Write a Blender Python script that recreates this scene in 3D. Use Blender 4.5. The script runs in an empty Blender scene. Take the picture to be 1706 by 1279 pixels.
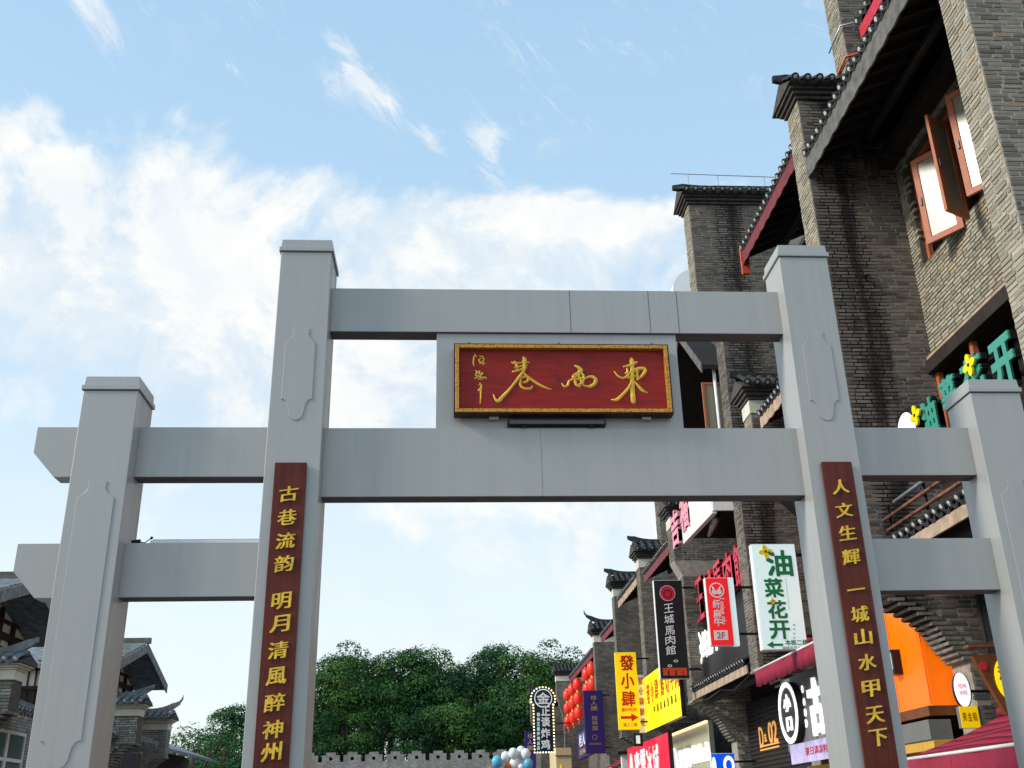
import bpy, math, random
import numpy as np
from mathutils import Vector, Matrix
random.seed(7)
R = math.radians
# ------------------------------------------------------------------ camera
S = bpy.context.scene
COL = S.collection
CAM = Vector((-1.11, -9.31, 1.533))
FPX, PITCH, YAW, ROLL = 1715.0, 0.401, -0.064, -0.022
cd = bpy.data.cameras.new('camera')
cam = bpy.data.objects.new('camera', cd)
COL.objects.link(cam)
cd.sensor_width = 36.0
cd.lens = 36.0 * FPX / 1706.0
cd.clip_start = 0.1
cd.clip_end = 3000.0
CAMROT = Matrix.Rotation(YAW, 3, 'Z') @ Matrix.Rotation(math.pi / 2 + PITCH, 3, 'X') @ Matrix.Rotation(ROLL, 3, 'Z')
cam.matrix_world = Matrix.Translation(CAM) @ CAMROT.to_4x4()
S.camera = cam
# ------------------------------------------------------------------ light
SUN_EL, SUN_AZ = R(32), R(257)          # azimuth clockwise from +Y
S.view_settings.view_transform = 'Standard'
S.view_settings.look = 'None'
S.view_settings.gamma = 1.0
S.view_settings.exposure = 0.62
S.view_settings.use_curve_mapping = False
W = bpy.data.worlds.new('World')
S.world = W
W.use_nodes = True
nt = W.node_tree
nt.nodes.clear()
def wn(t, **k):
    n = nt.nodes.new(t)
    for a, b in k.items():
        setattr(n, a, b)
    return n
def wl(a, b):
    nt.links.new(a, b)
def wmath(op, a, b=None, c=None):
    n = wn('ShaderNodeMath', operation=op)
    for i, v in enumerate((a, b, c)):
        if v is None:
            continue
        if isinstance(v, (int, float)):
            n.inputs[i].default_value = v
        else:
            wl(v, n.inputs[i])
    return n.outputs[0]
sky = wn('ShaderNodeTexSky', sky_type='NISHITA', sun_disc=False, sun_elevation=SUN_EL, sun_rotation=SUN_AZ,
         air_density=1.0, dust_density=1.6, ozone_density=1.3)
bg = wn('ShaderNodeBackground')
bg.inputs['Strength'].default_value = 0.12
mixs = wn('ShaderNodeMix', data_type='RGBA')
mixs.inputs[0].default_value = 0.8
wl(sky.outputs[0], mixs.inputs[6])
tc = wn('ShaderNodeTexCoord')
sep = wn('ShaderNodeSeparateXYZ')
wl(tc.outputs['Generated'], sep.inputs[0])
el = wmath('MULTIPLY', wmath('ARCSINE', sep.outputs[2]), 57.2958)
az = wmath('MULTIPLY', wmath('ARCTAN2', sep.outputs[0], sep.outputs[1]), 57.2958)
def comb(x, y, z=0.0):
    n = wn('ShaderNodeCombineXYZ')
    for i, v in enumerate((x, y, z)):
        if isinstance(v, (int, float)):
            n.inputs[i].default_value = v
        else:
            wl(v, n.inputs[i])
    return n.outputs[0]
def wnoise(vec, scale, detail, rough, dist=0.0, off=(0, 0, 0)):
    m = wn('ShaderNodeMapping')
    m.inputs['Location'].default_value = off
    wl(vec, m.inputs['Vector'])
    n = wn('ShaderNodeTexNoise')
    n.inputs['Scale'].default_value = scale
    n.inputs['Detail'].default_value = detail
    n.inputs['Roughness'].default_value = rough
    n.inputs['Distortion'].default_value = dist
    wl(m.outputs[0], n.inputs['Vector'])
    return n.outputs[0]
def wrange(v, a, b, c=0.0, d=1.0):
    n = wn('ShaderNodeMapRange', interpolation_type='SMOOTHSTEP')
    wl(v, n.inputs[0])
    for i, q in enumerate((a, b, c, d)):
        n.inputs[i + 1].default_value = q
    return n.outputs[0]
# thin high haze over the blue, whiter toward the horizon
haz = wn('ShaderNodeValToRGB')
e_ = haz.color_ramp.elements
e_[0].position = 0.0; e_[0].color = (0.93, 1.0, 1.0, 1)
e_[1].position = 1.0; e_[1].color = (0.32, 0.56, 0.82, 1)
for p_, c_ in ((0.2, (0.86, 0.965, 1.0, 1)), (0.45, (0.52, 0.76, 0.97, 1)), (0.66, (0.45, 0.69, 0.92, 1))):
    q_ = e_.new(p_); q_.color = c_
wl(wmath('MAXIMUM', sep.outputs[2], 0.0), haz.inputs[0])
hs = wn('ShaderNodeVectorMath', operation='SCALE')
hs.inputs['Scale'].default_value = 5.9
wl(haz.outputs[0], hs.inputs[0])
wl(hs.outputs[0], mixs.inputs[7])
# clouds live on an inverse-elevation plane so they flatten toward the horizon all round
elc = wmath('MAXIMUM', sep.outputs[2], 0.03)
px = wmath('DIVIDE', sep.outputs[0], wmath('ADD', elc, 0.25))
py = wmath('DIVIDE', sep.outputs[1], wmath('ADD', elc, 0.25))
pl = comb(px, py, 0.0)
dirv = tc.outputs['Generated']
n1 = wnoise(dirv, 6.0, 10.0, 0.62, 0.45, (1.3, 0.4, 2.2))
n2 = wnoise(dirv, 13.0, 7.0, 0.62, 0.5, (5.1, 2.0, 0.7))
# elevation bias: thick bank between 18 and 34 degrees, thin above and below
topedge = wmath('ADD', wnoise(dirv, 4.0, 5.0, 0.6, 0.4, (4.4, 1.2, 0.3)), -0.5)
eln = wmath('SUBTRACT', el, wmath('MULTIPLY', topedge, 14.0))
b_hi = wrange(eln, 36.0, 31.5)
b_lo = wrange(wmath('ADD', el, wmath('MULTIPLY', az, 0.18)), 8.0, 22.0)
bank = wmath('MULTIPLY', b_hi, b_lo)
dens = wmath('ADD', wmath('MULTIPLY', bank, 0.31), wmath('ADD', wmath('MULTIPLY', n1, 0.80), wmath('MULTIPLY', n2, 0.26)))
cum = wrange(dens, 0.62, 0.88)
n1b = wnoise(dirv, 6.0, 10.0, 0.62, 0.45, (1.3 + 0.03, 0.4, 2.2 + 0.05))
relief = wmath('SUBTRACT', n1, n1b)
# streaked cirrus, higher up: torn wisps lying down to the right
al = wmath('MULTIPLY', wmath('SUBTRACT', az, wmath('MULTIPLY', el, 0.8)), 0.78)
ac = wmath('MULTIPLY', wmath('ADD', wmath('MULTIPLY', az, 0.8), el), 0.78)
n3 = wnoise(comb(wmath('MULTIPLY', al, 0.22), wmath('MULTIPLY', ac, 0.62)), 1.0, 9.0, 0.70, 1.1, (3.4, 7.7, 0))
def blob(a0, e0, la, lc, k):
    l0 = (a0 - 0.8 * e0) * 0.78; c0 = (0.8 * a0 + e0) * 0.78
    x = wmath('POWER', wmath('MULTIPLY', wmath('SUBTRACT', al, l0), 1.0 / la), 2.0)
    y = wmath('POWER', wmath('MULTIPLY', wmath('SUBTRACT', ac, c0), 1.0 / lc), 2.0)
    return wmath('MULTIPLY', wmath('EXPONENT', wmath('MULTIPLY', wmath('ADD', x, y), -1.0)), k)
msk = wrange(wnoise(dirv, 2.3, 3.0, 0.5, 0.0, (8.0, 3.0, 1.0)), 0.52, 0.72, 0.0, 0.10)
for b_ in ((-6.0, 38.9, 3.0, 1.1, 0.42), (-9.0, 39.4, 2.2, 0.7, 0.22), (2.2, 36.2, 1.5, 1.2, 0.34), (-1.4, 36.2, 1.5, 0.5, 0.22), (-23.3, 39.9, 3.4, 1.0, 0.36),
           (-14.6, 38.9, 1.6, 0.4, 0.20), (3.0, 33.8, 1.6, 0.9, 0.28), (-25.5, 36.0, 2.5, 0.35, 0.12), (4.2, 41.0, 2.6, 1.3, 0.16), (-26.8, 33.6, 1.2, 1.4, 0.16)):
    msk = wmath('ADD', msk, blob(*b_))
cir = wmath('MULTIPLY', wrange(wmath('ADD', n3, msk), 0.60, 0.96), 0.97)
low = wmath('MULTIPLY', wrange(wnoise(comb(wmath('MULTIPLY', az, 0.05), wmath('MULTIPLY', el, 0.22)), 1.6, 5.0, 0.55, 0.2, (9, 1, 0)), 0.45, 0.75), 0.4)
low = wmath('MULTIPLY', low, wrange(el, 24.0, 10.0))
clouds = wmath('MAXIMUM', wmath('MAXIMUM', cum, cir), low)
clouds = wmath('MINIMUM', clouds, 0.93)
ccol = wn('ShaderNodeMix', data_type='RGBA')
wl(wmath('ADD', wmath('MULTIPLY', wrange(relief, -0.07, 0.07), 0.6), wmath('MULTIPLY', wrange(n2, 0.36, 0.64), 0.4)), ccol.inputs[0])
ccol.inputs[6].default_value = (3.9, 4.5, 5.1, 1)
ccol.inputs[7].default_value = (5.7, 5.65, 5.4, 1)
mixc = wn('ShaderNodeMix', data_type='RGBA')
wl(clouds, mixc.inputs[0])
wl(mixs.outputs[2], mixc.inputs[6])
wl(ccol.outputs[2], mixc.inputs[7])
wl(mixc.outputs[2], bg.inputs['Color'])
wo = wn('ShaderNodeOutputWorld')
wl(bg.outputs[0], wo.inputs[0])

sd = bpy.data.lights.new('sun', 'SUN')
sun = bpy.data.objects.new('sun', sd)
COL.objects.link(sun)
sd.energy = 2.2
sd.angle = R(12)
sd.color = (1.0, 0.93, 0.82)
sdir = Vector((math.sin(SUN_AZ) * math.cos(SUN_EL), math.cos(SUN_AZ) * math.cos(SUN_EL), math.sin(SUN_EL)))
sun.rotation_euler = sdir.to_track_quat('Z', 'Y').to_euler()

# ------------------------------------------------------------------ materials
MATS = {}
class NT:
    def __init__(s, name):
        s.m = bpy.data.materials.new(name)
        s.m.use_nodes = True
        s.t = s.m.node_tree
        s.p = s.t.nodes['Principled BSDF']
        MATS[name] = s.m
    def n(s, t, **k):
        x = s.t.nodes.new(t)
        for a, b in k.items():
            setattr(x, a, b)
        return x
    def l(s, a, b):
        s.t.links.new(a, b)
    def math(s, op, a, b=None, clamp=False):
        x = s.n('ShaderNodeMath', operation=op, use_clamp=clamp)
        for i, v in enumerate((a, b)):
            if v is None:
                continue
            if isinstance(v, (int, float)):
                x.inputs[i].default_value = v
            else:
                s.l(v, x.inputs[i])
        return x.outputs[0]
    def pos(s, scale=(1, 1, 1), loc=(0, 0, 0)):
        g = s.n('ShaderNodeNewGeometry')
        m = s.n('ShaderNodeMapping')
        m.inputs['Scale'].default_value = scale
        m.inputs['Location'].default_value = loc
        s.l(g.outputs['Position'], m.inputs['Vector'])
        return m.outputs[0]
    def noise(s, vec, scale, detail=4, rough=0.55, dist=0.0):
        x = s.n('ShaderNodeTexNoise')
        x.inputs['Scale'].default_value = scale
        x.inputs['Detail'].default_value = detail
        x.inputs['Roughness'].default_value = rough
        x.inputs['Distortion'].default_value = dist
        s.l(vec, x.inputs['Vector'])
        return x.outputs[0]
    def ramp(s, fac, stops):
        x = s.n('ShaderNodeValToRGB')
        e = x.color_ramp.elements
        while len(e) < len(stops):
            e.new(0.5)
        for q, (p, c) in zip(e, stops):
            q.position = p
            q.color = (*c, 1) if len(c) == 3 else c
        s.l(fac, x.inputs[0])
        return x.outputs[0]
    def rng(s, v, a, b, c=0.0, d=1.0):
        x = s.n('ShaderNodeMapRange', interpolation_type='SMOOTHSTEP')
        s.l(v, x.inputs[0])
        for i, q in enumerate((a, b, c, d)):
            x.inputs[i + 1].default_value = q
        return x.outputs[0]
    def mix(s, fac, a, b, blend='MIX'):
        x = s.n('ShaderNodeMix', data_type='RGBA', blend_type=blend)
        for i, v in ((0, fac), (6, a), (7, b)):
            if isinstance(v, (int, float)):
                x.inputs[i].default_value = v
            elif isinstance(v, tuple):
                x.inputs[i].default_value = (*v, 1) if len(v) == 3 else v
            else:
                s.l(v, x.inputs[i])
        return x.outputs[2]
    def bump(s, h, strength=0.3, dist=0.01):
        b = s.n('ShaderNodeBump')
        b.inputs['Strength'].default_value = strength
        b.inputs['Distance'].default_value = dist
        s.l(h, b.inputs['Height'])
        s.l(b.outputs[0], s.p.inputs['Normal'])
    def col(s, c):
        s.l(c, s.p.inputs['Base Color'])

def simple(name, col, rough=0.6, var=0.18, scale=6.0, metal=0.0, emit=0.0, bump=0.0, spec=0.28):
    t = NT(name)
    n = t.noise(t.pos(), scale, 5, 0.6)
    lo = tuple(max(0, c * (1 - var)) for c in col)
    hi = tuple(min(1, c * (1 + var)) for c in col)
    t.col(t.ramp(n, [(0.3, lo), (0.7, hi)]))
    t.p.inputs['Roughness'].default_value = rough
    t.p.inputs['Metallic'].default_value = metal
    t.p.inputs['Specular IOR Level'].default_value = spec
    if emit:
        t.p.inputs['Emission Color'].default_value = (*col, 1)
        t.p.inputs['Emission Strength'].default_value = emit
    if bump:
        t.bump(t.noise(t.pos(), scale * 6, 4, 0.6), 0.4, bump)
    return t.m

def brick_mat(name, stops, stain=True):
    t = NT(name)
    g = t.n('ShaderNodeNewGeometry')
    oi = t.n('ShaderNodeObjectInfo')
    r = t.math('FRACT', t.math('ADD', g.outputs['Random Per Island'], oi.outputs['Random']))
    c = t.ramp(r, stops)
    n = t.noise(t.pos(), 28, 4, 0.7)
    c = t.mix(0.5, c, t.ramp(n, [(0.3, (0.5, 0.5, 0.5)), (0.7, (1, 1, 1))]), 'MULTIPLY')
    big = t.noise(t.pos((1, 1, 0.6)), 0.8, 5, 0.65)
    c = t.mix(t.rng(big, 0.46, 0.70, 0.0, 0.4), c, (0.27, 0.22, 0.14) if not stain else (0.19, 0.165, 0.135), 'MIX')
    if stain:   # rain-fed soot runs below the roof valleys
        s = t.n('ShaderNodeSeparateXYZ')
        t.l(g.outputs['Position'], s.inputs[0])
        w = t.noise(t.pos((1.6, 1.6, 0.22)), 2.0, 5, 0.65)
        dx = t.math('ABSOLUTE', t.math('SUBTRACT', s.outputs[0], 6.08))
        band = t.math('SUBTRACT', 1.0, t.math('MULTIPLY', dx, 2.2), True)
        k = t.rng(t.math('ADD', t.math('MULTIPLY', band, 0.5), w), 0.70, 1.0, 0.0, 0.90)
        c = t.mix(k, c, (0.012, 0.011, 0.010))
    t.col(c)
    t.p.inputs['Roughness'].default_value = 0.9
    t.bump(t.noise(t.pos(), 60, 3, 0.6), 0.5, 0.006)
    return t.m
GREY_BR = [(0.0, (0.075, 0.067, 0.064)), (0.2, (0.125, 0.110, 0.102)), (0.55, (0.175, 0.155, 0.14)), (0.88, (0.225, 0.202, 0.178)), (1.0, (0.27, 0.185, 0.135))]
SUNLIT_BR = [(0.0, (0.25, 0.23, 0.175)), (0.3, (0.34, 0.312, 0.24)), (0.7, (0.42, 0.388, 0.30)), (0.93, (0.49, 0.455, 0.36)), (1.0, (0.50, 0.33, 0.18))]
M_BRICK = brick_mat('grey_brick', GREY_BR)
M_BRICKA = brick_mat('plain_grey_brick', [(0.0, (0.09, 0.082, 0.072)), (0.25, (0.17, 0.153, 0.130)), (0.6, (0.235, 0.212, 0.178)), (0.9, (0.30, 0.272, 0.225)), (1.0, (0.33, 0.23, 0.155))], False)
M_BRICKF = brick_mat('street_grey_brick', [(0.0, (0.075, 0.067, 0.062)), (0.3, (0.125, 0.112, 0.10)), (0.7, (0.175, 0.158, 0.138)), (1.0, (0.23, 0.205, 0.175))], False)
M_BRICKL = brick_mat('pale_old_brick', [(0.0, (0.22, 0.215, 0.20)), (0.3, (0.33, 0.325, 0.30)), (0.7, (0.43, 0.42, 0.39)), (1.0, (0.52, 0.50, 0.46))], False)
M_BRICKSUN = brick_mat('sunlit_face_brick', SUNLIT_BR, False)  # sunlight on street-facing brick put into a lighter, warmer colour
def mortar():
    t = NT('lime_mortar')
    c = t.ramp(t.noise(t.pos(), 7, 5, 0.6), [(0.3, (0.22, 0.195, 0.165)), (0.7, (0.40, 0.36, 0.30))])
    s = t.n('ShaderNodeSeparateXYZ')
    g = t.n('ShaderNodeNewGeometry')
    t.l(g.outputs['Position'], s.inputs[0])
    w = t.noise(t.pos((1.3, 1.3, 0.18)), 2.0, 5, 0.65)
    dx = t.math('ABSOLUTE', t.math('SUBTRACT', s.outputs[0], 6.0))
    band = t.math('SUBTRACT', 1.0, t.math('MULTIPLY', dx, 1.6), True)
    k = t.rng(t.math('ADD', t.math('MULTIPLY', band, 0.6), w), 0.62, 0.82, 0.0, 0.95)
    t.col(t.mix(k, c, (0.012, 0.011, 0.010)))
    t.p.inputs['Roughness'].default_value = 0.95
    t.p.inputs['Specular IOR Level'].default_value = 0.1
    return t.m
M_MORT = mortar()
M_MORTL = simple('pale_lime_mortar', (0.36, 0.33, 0.28), 0.95, 0.25, 9)
M_MORTD = simple('recessed_dark_mortar', (0.10, 0.088, 0.068), 0.95, 0.35, 9)

def far_brick(name, a, b, mort):
    """brick courses too small to pick apart: colour and relief only"""
    t = NT(name)
    g = t.n('ShaderNodeNewGeometry')
    s = t.n('ShaderNodeSeparateXYZ')
    t.l(g.outputs['Position'], s.inputs[0])
    cx = t.n('ShaderNodeCombineXYZ')
    t.l(t.math('ADD', s.outputs[0], s.outputs[1]), cx.inputs[0])
    t.l(s.outputs[2], cx.inputs[1])
    br = t.n('ShaderNodeTexBrick')
    t.l(cx.outputs[0], br.inputs['Vector'])
    br.inputs['Color1'].default_value = (*a, 1)
    br.inputs['Color2'].default_value = (*b, 1)
    br.inputs['Mortar'].default_value = (*mort, 1)
    br.inputs['Scale'].default_value = 1.0
    br.inputs['Mortar Size'].default_value = 0.009
    br.inputs['Brick Width'].default_value = 0.25
    br.inputs['Row Height'].default_value = 0.075
    n = t.noise(t.pos((1, 1, 0.5)), 1.3, 5, 0.7)
    t.col(t.mix(0.75, br.outputs['Color'], t.ramp(n, [(0.3, (0.35, 0.33, 0.31)), (0.7, (1, 1, 1))]), 'MULTIPLY'))
    t.p.inputs['Roughness'].default_value = 0.9
    t.bump(br.outputs['Fac'], -0.6, 0.012)
    return t.m
M_FBR = far_brick('distant_grey_brick', (0.12, 0.108, 0.096), (0.26, 0.235, 0.205), (0.13, 0.12, 0.105))
M_FBRL = far_brick('pale_weathered_brick', (0.30, 0.295, 0.275), (0.52, 0.50, 0.46), (0.14, 0.135, 0.13))
M_CITY = far_brick('city_wall_stone', (0.34, 0.33, 0.31), (0.55, 0.53, 0.50), (0.18, 0.175, 0.165))

def gate_mat():
    t = NT('painted_gate_metal')
    st = t.noise(t.pos((9, 9, 0.25)), 1.6, 6, 0.65)
    bl = t.noise(t.pos(), 0.7, 4, 0.5)
    base = t.ramp(st, [(0.2, (0.355, 0.365, 0.36)), (0.5, (0.385, 0.392, 0.384)), (0.85, (0.41, 0.413, 0.402))])
    c = t.mix(t.rng(bl, 0.35, 0.7, 0.0, 0.32), base, (0.35, 0.365, 0.36))
    dr = t.noise(t.pos((26, 26, 0.55), (3, 1, 0)), 1.0, 5, 0.7)
    c = t.mix(t.rng(dr, 0.62, 0.85, 0.0, 0.28), c, (0.24, 0.25, 0.245))
    sp_ = t.noise(t.pos((1, 1, 1)), 40.0, 3, 0.7)
    c = t.mix(t.rng(sp_, 0.68, 0.80, 0.0, 0.35), c, (0.20, 0.19, 0.175))
    t.col(c)
    t.p.inputs['Metallic'].default_value = 0.2
    rg = t.rng(t.noise(t.pos((3, 3, 0.5)), 2.0, 5, 0.6), 0.3, 0.7, 0.36, 0.5)
    t.l(rg, t.p.inputs['Roughness'])
    t.bump(t.noise(t.pos((1, 1, 0.4)), 3.0, 3, 0.5), 0.12, 0.01)
    return t.m
M_GATE = gate_mat()
M_SEAM = simple('gate_seam', (0.10, 0.11, 0.115), 0.7)
M_SEAML = simple('filled_joint', (0.30, 0.305, 0.30), 0.7)
M_UNDER = simple('dark_gate_underside', (0.10, 0.08, 0.082), 0.6)

def wood_mat(name, a, b, rough=0.4):
    t = NT(name)
    n = t.noise(t.pos((1, 1, 1)), 2.0, 6, 0.65, 0.4)
    g = t.noise(t.pos((30, 30, 1.2)), 1.0, 4, 0.6)
    c = t.ramp(g, [(0.3, a), (0.7, b)])
    t.col(t.mix(t.rng(n, 0.45, 0.75, 0, 0.5), c, tuple(x * 0.5 for x in a)))
    t.p.inputs['Roughness'].default_value = rough
    t.p.inputs['Specular IOR Level'].default_value = 0.2
    t.bump(g, 0.15, 0.004)
    return t.m
M_PLQ = NT('lacquered_red_board')
_t = M_PLQ
_g = _t.noise(_t.pos((1.5, 1, 22)), 1.5, 5, 0.6, 0.3)
_b = _t.noise(_t.pos(), 3.0, 5, 0.6)
_c = _t.ramp(_g, [(0.3, (0.21, 0.010, 0.009)), (0.7, (0.33, 0.018, 0.012))])
_t.col(_t.mix(_t.rng(_b, 0.5, 0.72, 0, 0.7), _c, (0.065, 0.012, 0.012)))
_t.p.inputs['Roughness'].default_value = 0.5
_t.p.inputs['Specular IOR Level'].default_value = 0.25
M_PLQ = _t.m
M_BOARD = wood_mat('maroon_board', (0.075, 0.015, 0.011), (0.14, 0.028, 0.016), 0.36)
for _m in (M_BOARD,):
    _nt = _m.node_tree; _p = _nt.nodes['Principled BSDF']
    _n = _nt.nodes.new('ShaderNodeTexNoise'); _n.inputs['Scale'].default_value = 3.0; _n.inputs['Detail'].default_value = 6
    _g = _nt.nodes.new('ShaderNodeNewGeometry'); _nt.links.new(_g.outputs['Position'], _n.inputs['Vector'])
    _r = _nt.nodes.new('ShaderNodeMapRange'); _r.inputs[1].default_value = 0.3; _r.inputs[2].default_value = 0.7; _r.inputs[3].default_value = 0.28; _r.inputs[4].default_value = 0.55
    _nt.links.new(_n.outputs[0], _r.inputs[0]); _nt.links.new(_r.outputs[0], _p.inputs['Roughness'])
M_BOARDE = simple('board_edge', (0.05, 0.008, 0.008), 0.5)
M_GOLD = simple('gold_leaf', (0.84, 0.50, 0.06), 0.42, 0.3, 14, 0.3, bump=0.006)
M_GOLD2 = NT('gilt_frame')
_t = M_GOLD2
_n = _t.noise(_t.pos(), 55, 3, 0.6)
_t.col(_t.ramp(_n, [(0.34, (0.24, 0.08, 0.012)), (0.46, (0.52, 0.26, 0.03)), (0.7, (0.64, 0.35, 0.05))]))
_t.p.inputs['Metallic'].default_value = 0.4
_t.p.inputs['Roughness'].default_value = 0.4
_t.bump(_n, 0.4, 0.006)
M_GOLD2 = _t.m
M_BLACK = simple('black_plastic', (0.012, 0.012, 0.016), 0.35)
M_TILE = simple('dark_clay_tile', (0.035, 0.037, 0.04), 0.75, 0.5, 7, bump=0.01)
M_TILEL = simple('grey_clay_tile', (0.17, 0.19, 0.20), 0.7, 0.5, 5, bump=0.01)
M_LIME = simple('lime_plug', (0.58, 0.56, 0.52), 0.8, 0.3, 12)
M_CREAM = simple('cream_render', (0.66, 0.64, 0.55), 0.85, 0.12, 3)
M_COURSE = simple('cornice_brick', (0.075, 0.068, 0.062), 0.85, 0.4, 8, bump=0.01)
M_CORB = simple('corbel_brick', (0.19, 0.17, 0.145), 0.9, 0.45, 6, bump=0.01)
M_DKWOOD = wood_mat('dark_stained_timber', (0.022, 0.017, 0.015), (0.05, 0.038, 0.033), 0.65)
M_SOFF = wood_mat('soffit_timber', (0.02, 0.016, 0.014), (0.035, 0.028, 0.025), 0.7)
M_FASC = simple('weathered_grey_fascia', (0.13, 0.125, 0.12), 0.8, 0.4, 5)
M_REDF = wood_mat('red_painted_fascia', (0.13, 0.02, 0.028), (0.24, 0.04, 0.05), 0.55)
M_REDB = simple('bright_red_fascia', (0.55, 0.03, 0.05), 0.5)
M_ORNG = simple('orange_red_trim', (0.62, 0.10, 0.04), 0.5)
M_PALEW = simple('pale_weathered_fascia', (0.42, 0.31, 0.22), 0.8, 0.35, 5)
M_TERRA = simple('terracotta_window_frame', (0.42, 0.13, 0.06), 0.5, 0.12)
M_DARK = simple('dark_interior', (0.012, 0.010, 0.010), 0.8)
M_STEEL = simple('galvanised_steel', (0.5, 0.52, 0.54), 0.4, 0.2, 8, 0.8)
M_RUST = simple('rusty_painted_pipe', (0.22, 0.08, 0.05), 0.6, 0.7, 6)
M_WHITE = simple('white_paint', (0.78, 0.78, 0.76), 0.5, 0.06)
M_GREYP = simple('grey_sign_panel', (0.17, 0.17, 0.17), 0.6, 0.1)
def glass(name, col, rough=0.06, metal=0.0, wav=0.0):
    t = NT(name)
    t.p.inputs['Base Color'].default_value = (*col, 1)
    t.p.inputs['Roughness'].default_value = rough
    t.p.inputs['Metallic'].default_value = metal
    t.p.inputs['Specular IOR Level'].default_value = 1.0
    t.bump(t.noise(t.pos(), 1.6, 2, 0.5), 0.15, 0.02)
    return t.m
M_PANE = glass('sky_reflection_glass', (0.23, 0.22, 0.165), 0.22)  # pale base colour stands in for sky reflected in the panes
M_PANE.node_tree.nodes['Principled BSDF'].inputs['Specular IOR Level'].default_value = 0.5
M_GLASS = glass('green_shop_glass', (0.10, 0.19, 0.18), 0.08, 0.35)
M_DGLASS = glass('dark_window_glass', (0.02, 0.025, 0.03), 0.08, 0.3)
def lit(name, col, e, dark=None):
    """back-lit acrylic: it glows a little and still takes daylight"""
    t = NT(name)
    t.p.inputs['Base Color'].default_value = (*[c * 0.8 for c in col], 1)
    t.p.inputs['Roughness'].default_value = 0.35
    n = t.noise(t.pos(), 2.5, 3, 0.5)
    t.l(t.ramp(n, [(0.2, tuple(c * 0.86 for c in col)), (0.8, col)]), t.p.inputs['Emission Color'])
    t.p.inputs['Emission Strength'].default_value = e
    return t.m
L_YEL = lit('lit_yellow_acrylic', (1.0, 0.80, 0.0), 0.42)
L_YEL2 = lit('lit_warm_yellow_acrylic', (1.0, 0.62, 0.0), 0.34)
L_WHITE = lit('lit_white_acrylic', (0.72, 0.93, 0.93), 0.30)
L_LETTER = lit('lit_white_letter', (1.0, 1.0, 1.0), 0.55)
L_RED = lit('lit_red_acrylic', (0.85, 0.015, 0.02), 0.35)
L_CRIM = lit('lit_crimson_acrylic', (0.80, 0.0, 0.035), 0.36)
L_ORANGE = lit('lit_orange_acrylic', (1.0, 0.17, 0.0), 0.40)
L_CREAM = lit('lit_cream_wall', (0.55, 0.52, 0.36), 0.10)
L_BULB = lit('warm_bulb', (1.0, 0.75, 0.35), 2.2)
L_TEAL = lit('turquoise_acrylic', (0.05, 0.33, 0.24), 0.08)
L_GOLDL = lit('gold_neon_letter', (0.85, 0.40, 0.10), 0.45)
L_LANT = lit('red_lantern_skin', (0.85, 0.03, 0.015), 0.22)
L_STRIP = lit('warm_strip_light', (1.0, 0.70, 0.40), 1.0)
L_BLUE = lit('lit_blue_acrylic', (0.0, 0.10, 0.85), 0.4)
P_RED = simple('red_print', (0.55, 0.02, 0.012), 0.5, 0.05)
P_ORED = simple('orange_red_print', (0.70, 0.07, 0.02), 0.5, 0.05)
P_GREEN = simple('green_print', (0.012, 0.22, 0.085), 0.5, 0.05)
P_BLACK = simple('black_print', (0.02, 0.02, 0.02), 0.5, 0.05)
P_WHITE = simple('white_print', (0.85, 0.85, 0.85), 0.5, 0.03)
P_YELP = simple('yellow_print', (0.85, 0.72, 0.0), 0.5, 0.05)
P_PINK = simple('pink_letter_acrylic', (0.80, 0.30, 0.38), 0.4, 0.08)
P_LRED = simple('red_letter_acrylic', (0.62, 0.02, 0.05), 0.4, 0.08)
P_PURP = simple('purple_banner', (0.035, 0.018, 0.14), 0.5, 0.1)
P_TAN = simple('tan_print', (0.45, 0.30, 0.18), 0.5, 0.05)
P_NAVY = simple('dark_navy_panel', (0.008, 0.02, 0.035), 0.4)
P_BLK = simple('matt_black_panel', (0.018, 0.016, 0.018), 0.45, 0.15)
P_BROWN = simple('brown_wood_panel', (0.17, 0.055, 0.018), 0.45, 0.25, 4)
P_LILAC = simple('lilac_banner', (0.50, 0.45, 0.72), 0.6, 0.35, 3)
M_AWN = simple('crimson_awning_cloth', (0.30, 0.018, 0.05), 0.75, 0.14, 3)
M_YPANEL = simple('ochre_panel', (0.62, 0.36, 0.06), 0.6, 0.1)
M_CREAMW = simple('yellow_cream_wall', (0.66, 0.52, 0.30), 0.7, 0.08)
M_BALW = simple('white_balloon_rubber', (0.8, 0.84, 0.86), 0.3, 0.02)
M_BALB = simple('blue_balloon_rubber', (0.12, 0.48, 0.72), 0.25, 0.02)
M_BALO = simple('orange_balloon_rubber', (0.75, 0.14, 0.02), 0.3, 0.02)
M_BALP = simple('pink_balloon_rubber', (0.75, 0.06, 0.16), 0.3, 0.02)
M_PAVE = simple('granite_paving', (0.17, 0.165, 0.155), 0.8, 0.15, 1.5)
M_GROUND = simple('plain_ground', (0.10, 0.10, 0.09), 0.9, 0.2, 0.2)
M_BARK = simple('tree_bark', (0.06, 0.048, 0.036), 0.9, 0.3, 5)
def leaf_mat(name, a, b, c):
    t = NT(name)
    g = t.n('ShaderNodeNewGeometry')
    big = t.noise(t.pos(), 0.45, 3, 0.5)
    r = t.math('ADD', t.math('MULTIPLY', g.outputs['Random Per Island'], 0.28), t.math('MULTIPLY', big, 0.72))
    t.col(t.ramp(r, [(0.2, a), (0.5, b), (0.8, c)]))
    t.p.inputs['Roughness'].default_value = 0.75
    t.p.inputs['Specular IOR Level'].default_value = 0.12
    t.p.inputs['Subsurface Weight'].default_value = 0.0
    return t.m
M_LEAF = leaf_mat('camphor_foliage', (0.016, 0.052, 0.016), (0.030, 0.095, 0.028), (0.07, 0.17, 0.045))
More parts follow.
